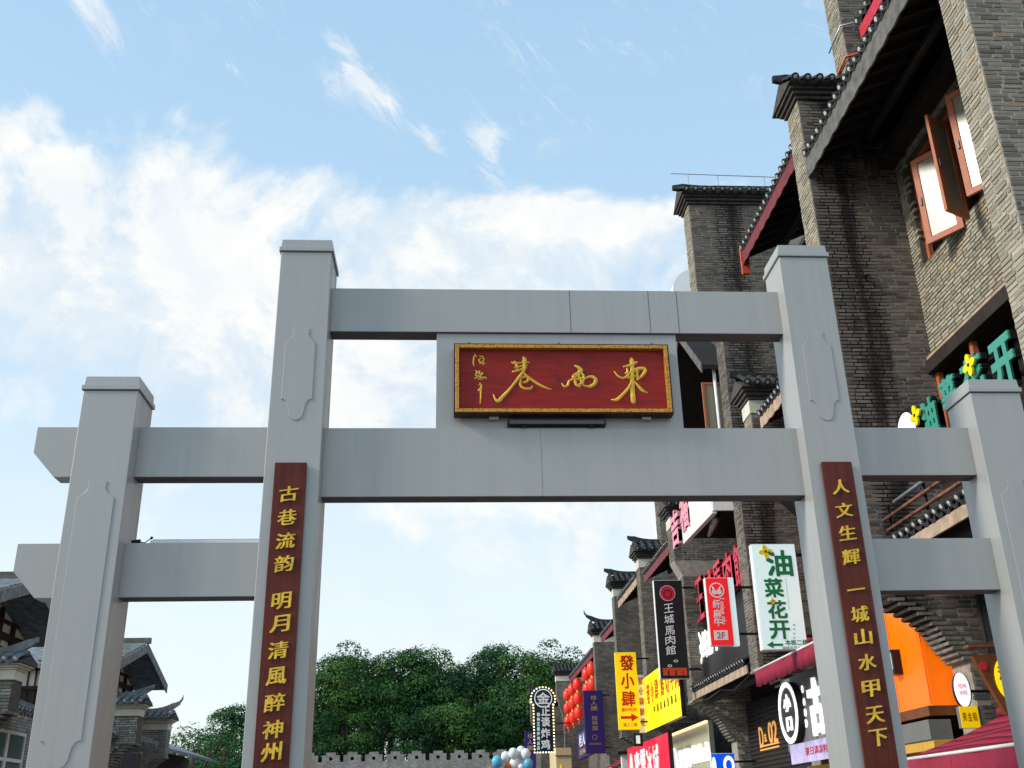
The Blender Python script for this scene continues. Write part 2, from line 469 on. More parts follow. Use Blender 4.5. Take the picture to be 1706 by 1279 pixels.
M_LEAF2 = leaf_mat('yellowish_foliage', (0.022, 0.058, 0.014), (0.045, 0.115, 0.028), (0.10, 0.20, 0.05))
M_LEAF3 = leaf_mat('deep_foliage', (0.010, 0.038, 0.016), (0.020, 0.070, 0.026), (0.045, 0.125, 0.040))
M_LEAFL = leaf_mat('light_foliage', (0.02, 0.07, 0.025), (0.045, 0.13, 0.045), (0.10, 0.22, 0.07))

# ------------------------------------------------------------------ builders
WPOS = {}          # world origin of every object, all empties are unrotated
def thing(name, label, cat, loc=(0, 0, 0), group=None):
    o = bpy.data.objects.new(name, None)
    COL.objects.link(o)
    o.empty_display_size = 0.3
    o.location = loc
    o['label'] = label
    o['category'] = cat
    if group:
        o['group'] = group
    WPOS[o.name] = Vector(loc)
    return o
def link(name, me, parent=None, loc=(0, 0, 0), rot=None):
    o = bpy.data.objects.new(name, me)
    COL.objects.link(o)
    w = Vector(loc)
    if parent is not None:
        o.parent = parent
        o.location = w - WPOS[parent.name]
    else:
        o.location = w
    if rot is not None:
        o.rotation_euler = rot
    WPOS[o.name] = w
    return o
class MB:
    def __init__(s):
        s.v = []; s.f = []; s.mi = []; s.m = 0
    def face(s, pts):
        n = len(s.v)
        s.v += [tuple(p) for p in pts]
        s.f.append(tuple(range(n, n + len(pts))))
        s.mi.append(s.m)
    def box(s, x0, x1, y0, y1, z0, z1):
        n = len(s.v)
        s.v += [(x0, y0, z0), (x1, y0, z0), (x1, y1, z0), (x0, y1, z0), (x0, y0, z1), (x1, y0, z1), (x1, y1, z1), (x0, y1, z1)]
        for q in ((0, 3, 2, 1), (4, 5, 6, 7), (0, 1, 5, 4), (1, 2, 6, 5), (2, 3, 7, 6), (3, 0, 4, 7)):
            s.f.append(tuple(n + i for i in q)); s.mi.append(s.m)
        return s
    def hexa(s, p):
        n = len(s.v)
        s.v += [tuple(q) for q in p]
        for q in ((0, 3, 2, 1), (4, 5, 6, 7), (0, 1, 5, 4), (1, 2, 6, 5), (2, 3, 7, 6), (3, 0, 4, 7)):
            s.f.append(tuple(n + i for i in q)); s.mi.append(s.m)
        return s
    def bar(s, a, b, w, h, up=(0, 0, 1)):
        a = Vector(a); b = Vector(b); d = (b - a).normalized(); up = Vector(up)
        r = d.cross(up).normalized() * (w / 2); u = r.cross(d).normalized() * (h / 2)
        s.hexa([a - r - u, a + r - u, b + r - u, b - r - u, a - r + u, a + r + u, b + r + u, b - r + u])
        return s
    def prism(s, poly, axis, a, b):
        """poly in the plane across axis, extruded a..b"""
        def P(p, t):
            return {'x': (t, p[0], p[1]), 'y': (p[0], t, p[1]), 'z': (p[0], p[1], t)}[axis]
        n = len(s.v); k = len(poly)
        s.v += [P(p, a) for p in poly] + [P(p, b) for p in poly]
        s.f.append(tuple(range(n, n + k))); s.f.append(tuple(range(n + 2 * k - 1, n + k - 1, -1)))
        s.mi += [s.m, s.m]
        for i in range(k):
            j = (i + 1) % k
            s.f.append((n + i, n + k + i, n + k + j, n + j)); s.mi.append(s.m)
        return s
    def tube(s, pts, r, seg=8, cap=True):
        pts = [Vector(p) for p in pts]
        rings = []
        rr = r if isinstance(r, (list, tuple)) else [r] * len(pts)
        for i, p in enumerate(pts):
            d = (pts[min(i + 1, len(pts) - 1)] - pts[max(i - 1, 0)]).normalized()
            a = d.orthogonal().normalized() if i == 0 else (pa - d * pa.dot(d)).normalized()
            pa = a
            b = d.cross(a)
            n = len(s.v)
            for k in range(seg):
                t = 2 * math.pi * k / seg
                s.v.append(tuple(p + (a * math.cos(t) + b * math.sin(t)) * rr[i]))
            rings.append(n)
        for i in range(len(rings) - 1):
            for k in range(seg):
                k2 = (k + 1) % seg
                s.f.append((rings[i] + k, rings[i] + k2, rings[i + 1] + k2, rings[i + 1] + k)); s.mi.append(s.m)
        if cap:
            s.f.append(tuple(rings[0] + k for k in reversed(range(seg)))); s.mi.append(s.m)
            s.f.append(tuple(rings[-1] + k for k in range(seg))); s.mi.append(s.m)
        return s
    def mesh(s, name, mats, smooth=False, fix=True):
        me = bpy.data.meshes.new(name)
        me.from_pydata(s.v, [], s.f)
        for m in (mats if isinstance(mats, (list, tuple)) else [mats]):
            me.materials.append(m)
        me.polygons.foreach_set('material_index', s.mi)
        if smooth:
            me.polygons.foreach_set('use_smooth', [True] * len(s.f))
        if fix:
            import bmesh
            bm = bmesh.new(); bm.from_mesh(me)
            bmesh.ops.recalc_face_normals(bm, faces=bm.faces)
            bm.to_mesh(me); bm.free()
        me.update()
        return me
    def build(s, name, mats, parent=None, smooth=False, bevel=0.0, kind=None, label=None, at=None):
        me = s.mesh(name, mats, smooth)
        loc = Vector(at) if at is not None else (Vector(WPOS[parent.name]) if parent is not None else Vector((0, 0, 0)))
        if loc.length > 0:
            me.transform(Matrix.Translation(-loc))
        o = link(name, me, parent, loc)
        if bevel:
            b = o.modifiers.new('bevel', 'BEVEL')
            b.width = bevel; b.segments = 2; b.limit_method = 'ANGLE'
        if kind:
            o['kind'] = kind
        if label:
            o['label'] = label
        return o
def tag(o, label, cat, group=None):
    o['label'] = label; o['category'] = cat
    if group:
        o['group'] = group
    return o
def boxp(name, mat, parent, *b, **k):
    return MB().box(*b).build(name, mat, parent, **k)

# ---- lettering
ROT_STREET = (Vector((0, -1, 0)), Vector((0, 0, 1)), Vector((-1, 0, 0)))   # reads from the street
ROT_FRONT = (Vector((1, 0, 0)), Vector((0, 0, 1)), Vector((0, -1, 0)))     # reads from the camera side
def glyph_mesh(txt, off=0.0, ext=0.02, shear=0.0, bevel=0.0):
    cu = bpy.data.curves.new('glyph', 'FONT')
    cu.body = txt
    cu.size = 1.0
    cu.offset = off
    cu.extrude = ext
    cu.bevel_depth = bevel
    cu.resolution_u = 3
    tmp = bpy.data.objects.new('glyph_tmp', cu)
    COL.objects.link(tmp)
    bpy.context.view_layer.update()
    me = bpy.data.meshes.new_from_object(tmp.evaluated_get(bpy.context.evaluated_depsgraph_get()))
    bpy.data.objects.remove(tmp)
    bpy.data.curves.remove(cu)
    return me
GLY = {}
def text(parent, txt, basis, c, w, h, mat, off=0.0, ext=0.01, shear=0.0, name='lettering', skew=0.0, vb=1.0):
    """text fitted in a w x h cell centred on c"""
    key = txt
    if key not in GLY:
        g = glyph_mesh(txt, 0.0, 0.05)
        n = len(g.vertices)
        a = np.empty(n * 3); g.vertices.foreach_get('co', a)
        GLY[key] = (a.reshape(-1, 3), [tuple(f.vertices) for f in g.polygons])
        bpy.data.meshes.remove(g)
    co, faces = GLY[key]
    n = len(co)
    if n == 0:
        return None
    lo = co.min(0); hi = co.max(0)
    e = off * 0.8
    wd = max(1e-6, hi[0] - lo[0] + 2 * e); hg = max(1e-6, hi[1] - lo[1] + 2 * e * vb)
    sx = w / wd; sy = h / hg
    if len(txt) == 1 and (hi[1] - lo[1]) < 0.3:
        sy = sx
    U, V, N = basis
    allP = []; allF = []
    shifts = [(0, 0)] if e == 0 else [(e, e * vb), (-e, e * vb), (e, -e * vb), (-e, -e * vb), (0, 0)]
    for q, (ox, oy) in enumerate(shifts):
        x = (co[:, 0] + ox - (lo[0] + hi[0]) / 2) * sx
        y = (co[:, 1] + oy - (lo[1] + hi[1]) / 2) * sy + shear * x
        x = x + skew * y
        z = (co[:, 2] - lo[2]) / max(1e-6, hi[2] - lo[2]) * (ext + 0.0006 * q)
        allP.append(np.outer(x, np.array(U)) + np.outer(y, np.array(V)) + np.outer(z, np.array(N)))
        allF += [tuple(v + q * n for v in f) for f in faces]
    P = np.concatenate(allP)
    me = bpy.data.meshes.new(name)
    me.from_pydata(P.tolist(), [], allF)
    me.materials.append(mat)
    me.update()
    return link(name, me, parent, c)
def stroke_mesh(strokes, h):
    """carved brush strokes: ridged ribbons of changing width, (x, y, half width) knots"""
    mb = MB()
    for st in strokes:
        k = [np.array(p, float) for p in st]
        pts = []
        for i in range(len(k) - 1):
            p0 = k[max(i - 1, 0)]; p1 = k[i]; p2 = k[i + 1]; p3 = k[min(i + 2, len(k) - 1)]
            for t in np.linspace(0, 1, 7)[: (7 if i == len(k) - 2 else 6)]:
                pts.append(0.5 * ((2 * p1) + (-p0 + p2) * t + (2 * p0 - 5 * p1 + 4 * p2 - p3) * t * t + (-p0 + 3 * p1 - 3 * p2 + p3) * t ** 3))
        Lr = []
        for i, p in enumerate(pts):
            d = pts[min(i + 1, len(pts) - 1)][:2] - pts[max(i - 1, 0)][:2]
            d = d / (np.hypot(*d) + 1e-9)
            w = max(p[2], 0.002)
            nx, ny = -d[1] * w, d[0] * w
            Lr.append(((p[0] + nx, p[1] + ny), (p[0], p[1]), (p[0] - nx, p[1] - ny), w, d))
        n = len(mb.v)
        a = Lr[0]; b = Lr[-1]
        mb.v.append((a[1][0] - a[4][0] * a[3], a[1][1] - a[4][1] * a[3], 0))
        for l, c, r, w, d in Lr:
            mb.v += [(l[0], l[1], 0), (c[0], c[1], h * min(1, 0.4 + w / 0.02)), (r[0], r[1], 0)]
        mb.v.append((b[1][0] + b[4][0] * b[3], b[1][1] + b[4][1] * b[3], 0))
        e = len(mb.v) - 1
        for i in range(len(Lr) - 1):
            q = n + 1 + 3 * i
            for f in ((q, q + 1, q + 4, q + 3), (q + 1, q + 2, q + 5, q + 4)):
                mb.f.append(f); mb.mi.append(0)
        for f in ((n, n + 2, n + 1), (n, n + 3, n + 2), (e, e - 3, e - 2), (e, e - 2, e - 1)):
            mb.f.append(f); mb.mi.append(0)
    return mb
def carve(parent, name, strokes, basis, c, h, mat):
    mb = stroke_mesh(strokes, h)
    U, V, N = basis
    mb.v = [tuple(U * p[0] + V * p[1] + N * p[2]) for p in mb.v]
    me = mb.mesh(name, mat, True, fix=False)
    return link(name, me, parent, c)

# ---- bricks, one object per brick for those that show largest
BR = {}
def brick_panel(owner, parent, O, basis, w, h, mat=None, course=0.068, length=0.265, joint=0.017, inside=None, thick=0.05):
    U, V, N = basis
    O = Vector(O)
    lst = BR.setdefault(owner.name, [])
    rows = int(h / course)
    for r in range(rows):
        z = (r + 0.5) * course
        u = -random.random() * length * 0.5 if r % 2 else 0.0
        u = max(u, 0.0) if False else u
        while u < w - 0.03:
            L = length * random.choice((1, 1, 1, 0.5, 0.75, 1.0, 0.9)) 
            a = max(u, 0); b = min(u + L, w)
            u += L
            if b - a < 0.05:
                continue
            c = (a + b) / 2
            if inside and not inside(c, z):
                continue
            p = O + U * c + V * z
            lst.append((parent, p + N * random.uniform(0.004, 0.014), U, V, N, round((b - a - joint) / 0.02) * 0.02, course - joint, mat or M_BRICK, thick))
GATE_BOXES = []
def project(p):
    q = CAMROT.transposed() @ (p - CAM)
    if q.z > -0.1:
        return None
    return (853 + FPX * q.x / -q.z, 639.5 - FPX * q.y / -q.z, -q.z)
def hidden(p):
    d = p - CAM
    for (x0, x1, y0, y1, z0, z1) in GATE_BOXES:
        t0, t1 = 0.0, 0.999
        ok = True
        for a, lo, hi in ((0, x0, x1), (1, y0, y1), (2, z0, z1)):
            if abs(d[a]) < 1e-9:
                if not lo <= CAM[a] <= hi:
                    ok = False; break
                continue
            ta = (lo - CAM[a]) / d[a]; tb = (hi - CAM[a]) / d[a]
            if ta > tb:
                ta, tb = tb, ta
            t0 = max(t0, ta); t1 = min(t1, tb)
            if t0 > t1:
                ok = False; break
        if ok:
            return True
    return False
BMESH = {}
def brick_mesh(L, H, T, basis, mat):
    k = (round(L, 3), H, T, tuple(round(c) for v in basis for c in v), mat.name, random.randrange(2))
    if k not in BMESH:
        U, V, N = basis
        mb = MB()
        rnd = lambda: random.uniform(-0.004, 0.004)
        pts = []
        for n_ in (-T, 0.0):
            for (a, b) in ((-1, -1), (1, -1), (1, 1), (-1, 1)):
                e = 0.0 if n_ < 0 else 0.003
                pts.append(U * (a * (L / 2 - e) + rnd()) + V * (b * (H / 2 - e) + rnd() * 0.8) + N * (n_ + (rnd() * 0.5 if n_ == 0 else 0)))
        mb.hexa(pts)
        BMESH[k] = mb.mesh('brick', mat)
    return BMESH[k]
def flush_bricks(owner, cap=300):
    lst = BR.pop(owner.name, [])
    sc = []
    for i, e in enumerate(lst):
        q = project(e[1])
        s = 0
        if q and -30 < q[0] < 1736 and -30 < q[1] < 1309 and (CAM - e[1]).dot(e[4]) > 0 and not hidden(e[1]):
            s = e[5] * e[6] / q[2] ** 2 * (CAM - e[1]).normalized().dot(e[4])
        sc.append((s, i))
    sc.sort(reverse=True)
    rest = {}
    for k, (s, i) in enumerate(sc):
        par, p, U, V, N, L, H, mat, T = lst[i]
        if k < cap and s > 0:
            link('brick', brick_mesh(L, H, T, (U, V, N), mat), par, p)
        else:
            rest.setdefault((par.name, mat.name), [par, mat, []])[2].append(lst[i])
    for par, mat, es in rest.values():
        mb = MB()
        base = WPOS[par.name]
        for (_, p, U, V, N, L, H, mat_, T) in es:
            p = p - base
            me = brick_mesh(L, H, T, (U, V, N), mat)
            n = len(mb.v)
            mb.v += [tuple(p + v.co) for v in me.vertices]
            for f in me.polygons:
                mb.f.append(tuple(n + j for j in f.vertices)); mb.mi.append(0)
        me = mb.mesh('brickwork', mat, fix=False)
        o = link('brickwork', me, par, base)
        o['kind'] = 'stuff'

# ---- roof tiles
def tile_meshes(mat):
    mb = MB()                                   # cover tile, runs toward +x from its round end at x=0
    seg = 8
    for i in range(seg):
        a0 = math.pi * i / seg; a1 = math.pi * (i + 1) / seg
        r = 0.07
        for x0, x1, r0 in ((0.0, 0.34, 0.07), (0.33, 0.66, 0.066), (0.65, 0.98, 0.07)):
            mb.face([(x0, r0 * math.cos(a0), r0 * math.sin(a0)), (x0, r0 * math.cos(a1), r0 * math.sin(a1)),
                     (x1, r0 * 0.93 * math.cos(a1), r0 * 0.93 * math.sin(a1)), (x1, r0 * 0.93 * math.cos(a0), r0 * 0.93 * math.sin(a0))])
    k = 12
    ring = [(0.0, 0.075 * math.cos(2 * math.pi * i / k), 0.075 * math.sin(2 * math.pi * i / k)) for i in range(k)]
    mb.face(ring)
    mb.face([(0.03, y, z) for (_, y, z) in reversed(ring)])
    for i in range(k):
        a = ring[i]; b = ring[(i + 1) % k]
        mb.face([a, (0.03, a[1], a[2]), (0.03, b[1], b[2]), b])
    mb.m = 1
    mb.face([(-0.006, 0.040 * math.cos(2 * math.pi * i / 10), 0.040 * math.sin(2 * math.pi * i / 10)) for i in range(10)])
    cover = mb.mesh('cover_tile', [mat, M_LIME], fix=False)
    mb = MB()                                   # pan tile with its drip lip
    arc = [(-0.105, 0.02), (-0.06, -0.02), (0, -0.035), (0.06, -0.02), (0.105, 0.02)]
    for i in range(4):
        (y0, z0), (y1, z1) = arc[i], arc[i + 1]
        mb.face([(0.02, y0, z0), (0.98, y0, z0), (0.98, y1, z1), (0.02, y1, z1)])
    lip = [(-0.105, 0.025), (-0.06, -0.02), (0, -0.03), (0.06, -0.02), (0.105, 0.025), (0.075, -0.06), (0.03, -0.085), (0, -0.12), (-0.03, -0.085), (-0.075, -0.06)]
    mb.face([(0.0, y, z) for y, z in lip]); mb.face([(0.02, y, z) for y, z in reversed(lip)])
    for i in range(len(lip)):
        a = lip[i]; b = lip[(i + 1) % len(lip)]
        mb.face([(0, *a), (0.02, *a), (0.02, *b), (0, *b)])
    pan = mb.mesh('drip_tile', [mat], fix=False)
    return cover, pan
T_DARK = tile_meshes(M_TILE)
T_GREY = tile_meshes(M_TILEL)
def tile_run(parent, p, q, rot_z, slope, tiles=T_DARK, step=0.225, length=0.98, every=1):
    """tiles side by side from p to q; each runs up the slope away from the eave"""
    p = Vector(p); q = Vector(q)
    n = max(1, int((q - p).length / step))
    d = (q - p) / n
    for i in range(n):
        c = p + d * (i + 0.5)
        for k, (me, nm, off) in enumerate(((tiles[0], 'cover_tile', 0.0), (tiles[1], 'drip_tile', 0.5))):
            cc = c + d * off
            if off and i == n - 1:
                continue
            jit = random.uniform(-0.012, 0.012)
            o = link(nm, me, parent, cc + Vector((0, 0, jit + (0.035 if k == 0 else 0.0))))
            o.rotation_mode = 'XYZ'
            o.rotation_euler = (Matrix.Rotation(rot_z + random.uniform(-0.02, 0.02), 3, 'Z') @ Matrix.Rotation(-slope, 3, 'Y')).to_euler()
            o.scale = (length / 0.98, 1, 1)

def wall_cap(thg, xs, xb, y0, y1, z, end=-1, band=0.0, tiles=T_DARK, curl=0.25, mat_band=None, hs=1.0, cmat=None):
    """tiled coping of a fire wall: stepped cornice, two slopes of tiles, ridge with an upturned end.
    xs = street end, xb = back end; end = -1 when the street lies toward -x"""
    e = end
    cp = MB()
    zz = z
    root = None
    if band:
        boxp('plaster_band', mat_band or M_CREAM, thg, min(xs - e * -0.0 + e * 0.02, xb), max(xs + e * 0.02, xb), y0 - 0.02, y1 + 0.02, z - band, z - 0.003)
    for k in range(3):
        ov = 0.05 + 0.055 * k
        xa, xc = sorted((xs + e * ov, xb))
        boxp('cornice_course', cmat or M_COURSE, thg, xa, xc, y0 - ov, y1 + ov, zz + 0.012 * hs, zz + 0.075 * hs)
        zz += 0.078 * hs
    ym = (y0 + y1) / 2
    half = (y1 - y0) / 2 + 0.27
    rise = half * 0.62 * hs
    x0 = xs + e * 0.2
    slab = MB()
    slab.prism([(ym - half, zz + 0.003), (ym + half, zz + 0.003), (ym, zz + rise)], 'x', min(x0, xb), max(x0, xb))
    bd = slab.build('coping_bed', M_COURSE, thg)
    run = 0.98 * (half / math.cos(math.atan(0.62 * hs))) / 0.98
    sl = math.atan(0.62 * hs)
    xa, xc = sorted((x0, xb))
    tile_run(thg, (xa, ym - half - 0.03, zz + 0.05), (xc, ym - half - 0.03, zz + 0.05), math.pi / 2, sl, tiles, length=run)
    tile_run(thg, (xa, ym + half + 0.03, zz + 0.05), (xc, ym + half + 0.03, zz + 0.05), -math.pi / 2, sl, tiles, length=run)
    # ridge with the upturned end
    rz = zz + rise + 0.03
    L = abs(xb - x0)
    prof = []
    n = 12
    for i in range(n + 1):
        t = i / n
        x = x0 + e * 0.10 - e * t * min(L, 1.1)
        up = curl * (1 - t) ** 2.6 if t < 1 else 0
        prof.append((x, up))
    rid = MB()
    for i in range(n):
        (xA, uA), (xB, uB) = prof[i], prof[i + 1]
        tA = 0.16 * (0.35 + 0.65 * min(1, i / 3)); tB = 0.16 * (0.35 + 0.65 * min(1, (i + 1) / 3))
        rid.hexa([(xA, ym - 0.05, rz + uA - 0.06), (xB, ym - 0.05, rz + uB - 0.06), (xB, ym + 0.05, rz + uB - 0.06), (xA, ym + 0.05, rz + uA - 0.06),
                  (xA, ym - 0.04, rz + uA + tA), (xB, ym - 0.04, rz + uB + tB), (xB, ym + 0.04, rz + uB + tB), (xA, ym + 0.04, rz + uA + tA)])
    xe = prof[-1][0]
    if abs(xe - xb) > 0.05:
        xa, xc = sorted((xe, xb))
        rid.box(xa, xc, ym - 0.05, ym + 0.05, rz - 0.06, rz + 0.16)
    if curl > 0.35:
        pts = [Vector((prof[0][0], ym, rz + curl + 0.02)), Vector((prof[0][0] + e * 0.06, ym, rz + curl + 0.12)), Vector((prof[0][0] + e * 0.07, ym, rz + curl + 0.25))]
        rid.tube(pts, [0.05, 0.035, 0.008], 6)
    rid.build('ridge', M_TILE if tiles is T_DARK else M_TILEL, thg)

CORB = {}
def fire_wall(thg, y0, steps, z_c, x_low, x_end, th=0.6, mat=M_FBR, core=True, z_c_low=None, ncorb=14, ztop=None, xback=9.0, name='fire_wall'):
    """brick fire wall across the row. steps: (x at street end, z from, z to) from the corbel upward"""
    zl = z_c_low if z_c_low is not None else z_c - 1.05
    prof = [(0.0, 1.0), (0.20, 0.89), (0.40, 0.77), (0.59, 0.62), (0.71, 0.46), (0.78, 0.31), (0.84, 0.20), (0.93, 0.08), (1.0, 0.0)]
    def px_at(t):           # t = height fraction above the foot of the corbel -> inward fraction
        for (a, ta), (b, tb) in zip(prof, prof[1:]):
            if tb <= t <= ta:
                return b + (a - b) * (t - tb) / (ta - tb)
        return 0.0
    poly = [(xback, 0.0), (x_low, 0.0), (x_low, zl)]
    n = ncorb
    lv = []
    for i in range(n):
        z0_ = zl + (z_c - zl) * i / n; z1_ = zl + (z_c - zl) * (i + 1) / n
        x = x_end + (x_low - x_end) * px_at((i + 1) / n)
        poly.append((x, z0_)); poly.append((x, z1_))
        lv.append((x, z0_, z1_))
    poly.append((x_end, z_c))
    for (x, za, zb) in steps:
        poly.append((x, za)); poly.append((x, zb))
    poly.append((xback, steps[-1][2]))
    pp = []
    for p in poly:
        if not pp or (abs(p[0] - pp[-1][0]) + abs(p[1] - pp[-1][1])) > 1e-4:
            pp.append(p)
    w = MB().prism(pp, 'y', y0, y0 + th).build(name, mat, thg)
    sg = 1 if x_low > x_end else -1
    for (x, z0_, z1_) in lv:
        xa, xb = sorted((x - sg * 0.02, x + sg * 0.24))
        boxp('corbel_brick', M_CORB, w, xa, xb, y0 - 0.02, y0 + th + 0.02, z0_ + 0.012, z1_ - 0.014)
    def behind(x, z, m=0.05):
        if z > z_c - 0.03:
            lim = x_end
        elif z < zl:
            lim = x_low
        else:
            lim = x_end + (x_low - x_end) * px_at((z - zl) / (z_c - zl))
            m = 0.28
        return (x - lim) * sg > m
    CORB[w.name] = behind
    return w

def eave(thg, x_edge, x_in, z, y0, y1, slope=0.5, fascia=M_FASC, fh=0.2, wavy=True, tiles=T_DARK, raf=0.42, tip=False, side=1):
    """street eave: tiles, wavy fascia, rafters and boarding seen from below. side=1: roof climbs toward +x"""
    s = side
    dx = (x_in - x_edge)
    zi = z + abs(dx) * slope
    MB().hexa([(x_edge, y0, z + fh), (x_in, y0, zi + fh), (x_in, y1, zi + fh), (x_edge, y1, z + fh),
               (x_edge, y0, z + fh + 0.06), (x_in, y0, zi + fh + 0.06), (x_in, y1, zi + fh + 0.06), (x_edge, y1, z + fh + 0.06)]).build('roof_boarding', M_SOFF, thg)
    tile_run(thg, (x_edge - s * 0.07, y0, z + fh + 0.1), (x_edge - s * 0.07, y1, z + fh + 0.1), 0 if s > 0 else math.pi, math.atan(slope), tiles)
    fb = MB()
    n = max(4, int((y1 - y0) / 0.11))
    for i in range(n):
        a = y0 + (y1 - y0) * i / n; b = y0 + (y1 - y0) * (i + 1) / n
        d = 0.018 * math.sin(i * 1.7) if wavy else 0
        d2 = 0.018 * math.sin((i + 1) * 1.7) if wavy else 0
        fb.hexa([(x_edge - s * 0.03, a, z + d), (x_edge, a, z + d), (x_edge, b, z + d2), (x_edge - s * 0.03, b, z + d2),
                 (x_edge - s * 0.03, a, z + fh + 0.05), (x_edge, a, z + fh + 0.05), (x_edge, b, z + fh + 0.05), (x_edge - s * 0.03, b, z + fh + 0.05)])
    fb.build('fascia_board', fascia, thg)
    k = max(2, int((y1 - y0) / raf))
    for i in range(k + 1):
        y = y0 + 0.08 + (y1 - y0 - 0.16) * i / k
        MB().bar((x_edge + s * 0.01, y, z + fh - 0.07), (x_in, y, zi + fh - 0.07), 0.07, 0.12).build('rafter', M_DKWOOD, thg)
    xm = x_edge + dx * 0.52
    zm = z + abs(dx) * 0.52 * slope + fh - 0.22
    MB().tube([(xm, y0, zm), (xm, y1, zm)], 0.09, 10).build('purlin', M_DKWOOD, thg, smooth=True)
    if tip:
        MB().box(x_edge - 0.06, x_edge + 0.12, y1 - 0.02, y1 + 0.05, z - 0.22, z + fh + 0.2).build('fascia_end_board', M_ORNG, thg)

# ================================================================== SETTING
MB().box(-1500, 1500, -300, 3000, -0.5, -0.008).build('ground', M_GROUND, kind='structure')
MB().box(-10.5, 7.5, -60, 78, -0.2, 0.0).build('pavement', M_PAVE, kind='structure')
# ================================================================== GATE
WI, DP = 0.517, 0.513
PIL = [(-4.368, 5.407, 'o'), (-2.6, 6.954, 'i'), (2.6, 6.954, 'i'), (4.368, 5.407, 'o')]
BEAMS = [(-2.3415, 2.3415, 6.145, 6.639), (-2.3415, 2.3415, 4.398, 5.096), (-4.1095, -2.8585, 4.601, 5.104), (2.8585, 4.1095, 4.601, 5.104),
         (-4.1095, -2.8585, 3.461, 3.962), (2.8585, 4.1095, 3.461, 3.962)]
for x, z, k in PIL:
    GATE_BOXES.append((x - WI / 2, x + WI / 2, 0, DP, 0, z + 0.15))
for b in BEAMS:
    GATE_BOXES.append((b[0], b[1], 0.188, 0.383, b[2], b[3]))
GATE_BOXES.append((-1.26, 1.21, 0.05, 0.36, 5.1, 6.14))
gate = thing('archway_gate', 'grey painted metal gateway of four square pillars and level beams spanning the street', 'gate', (0, 0.25, 0))
def half_outline(zt, zb, wn_, w):
    """raised cartouche: narrow neck, long body, ogee into a round tongue"""
    L = [(wn_, zt), (wn_ * 0.92, zt - 0.07), (wn_ * 1.25, zt - 0.115), (w, zt - 0.16), (w, zb + 0.21), (w * 0.93, zb + 0.225), (w * 0.72, zb + 0.205),
         (w * 0.58, zb + 0.165), (w * 0.52, zb + 0.11), (w * 0.45, zb + 0.055), (w * 0.30, zb + 0.018), (0.0, zb)]
    return L
for x, z, k in PIL:
    pb = MB().box(x - WI / 2, x + WI / 2, 0, DP, 0, z)
    p = pb.build('pillar', M_GATE, gate, bevel=0.006)
    c = MB()
    a = WI / 2
    c.box(x - a - 0.018, x + a + 0.018, -0.018, DP + 0.018, z + 0.008, z + 0.055)
    c.hexa([(x - a - 0.004, -0.004, z + 0.055), (x + a + 0.004, -0.004, z + 0.055), (x + a + 0.004, DP + 0.004, z + 0.055), (x - a - 0.004, DP + 0.004, z + 0.055),
            (x - a + 0.004, 0.004, z + 0.15), (x + a - 0.004, 0.004, z + 0.15), (x + a - 0.004, DP - 0.004, z + 0.15), (x - a + 0.004, DP - 0.004, z + 0.15)])
    c.build('cap', M_GATE, p, bevel=0.004)
    boxp('cap_joint', M_SEAM, p, x - a + 0.004, x + a - 0.004, 0.004, DP - 0.004, z, z + 0.008)
    if k == 'i':
        zt, zb, wn_, w = 6.08, 5.10, 0.085, 0.148
    else:
        zt, zb, wn_, w = 4.50, 2.00, 0.085, 0.168
    hl = half_outline(zt, zb, wn_, w)
    poly = [(x + dx, zz) for dx, zz in hl] + [(x - dx, zz) for dx, zz in reversed(hl[:-1])]
    MB().prism(poly, 'y', -0.008, -0.001).build('raised_cartouche', M_GATE, p, bevel=0.003)
for i, b in enumerate(BEAMS):
    o = MB().box(b[0], b[1], 0.188, 0.383, b[2], b[3]).build('beam', M_GATE, gate, bevel=0.003)
    boxp('underside', M_UNDER, o, b[0] + 0.002, b[1] - 0.002, 0.19, 0.381, b[2] - 0.004, b[2] - 0.0005)  # thin dark strip laid over the bottom face of each beam
    seams = {0: (0.12, 0.95, 1.25), 1: (-0.23,)}.get(i, ())
    for sx in seams:
        boxp('seam', M_SEAM if i == 0 else M_SEAML, o, sx - 0.003, sx + 0.003, 0.1865, 0.189, b[2] + 0.003, b[3] - 0.003)
for sgn in (-1, 1):
    for z0, z1 in ((4.601, 5.104), (3.461, 3.962)):
        xa = sgn * 4.6265; xe = sgn * 5.075
        poly = [(xa, z0), (sgn * 4.85, z0), (xe, z0 + 0.245), (xe, z1), (xa, z1)]
        MB().prism(poly, 'y', 0.188, 0.383).build('beam_end', M_GATE, gate, bevel=0.003)
boxp('backing_plate', M_GATE, gate, -1.26, 1.21, 0.215, 0.355, 5.0965, 6.1445)
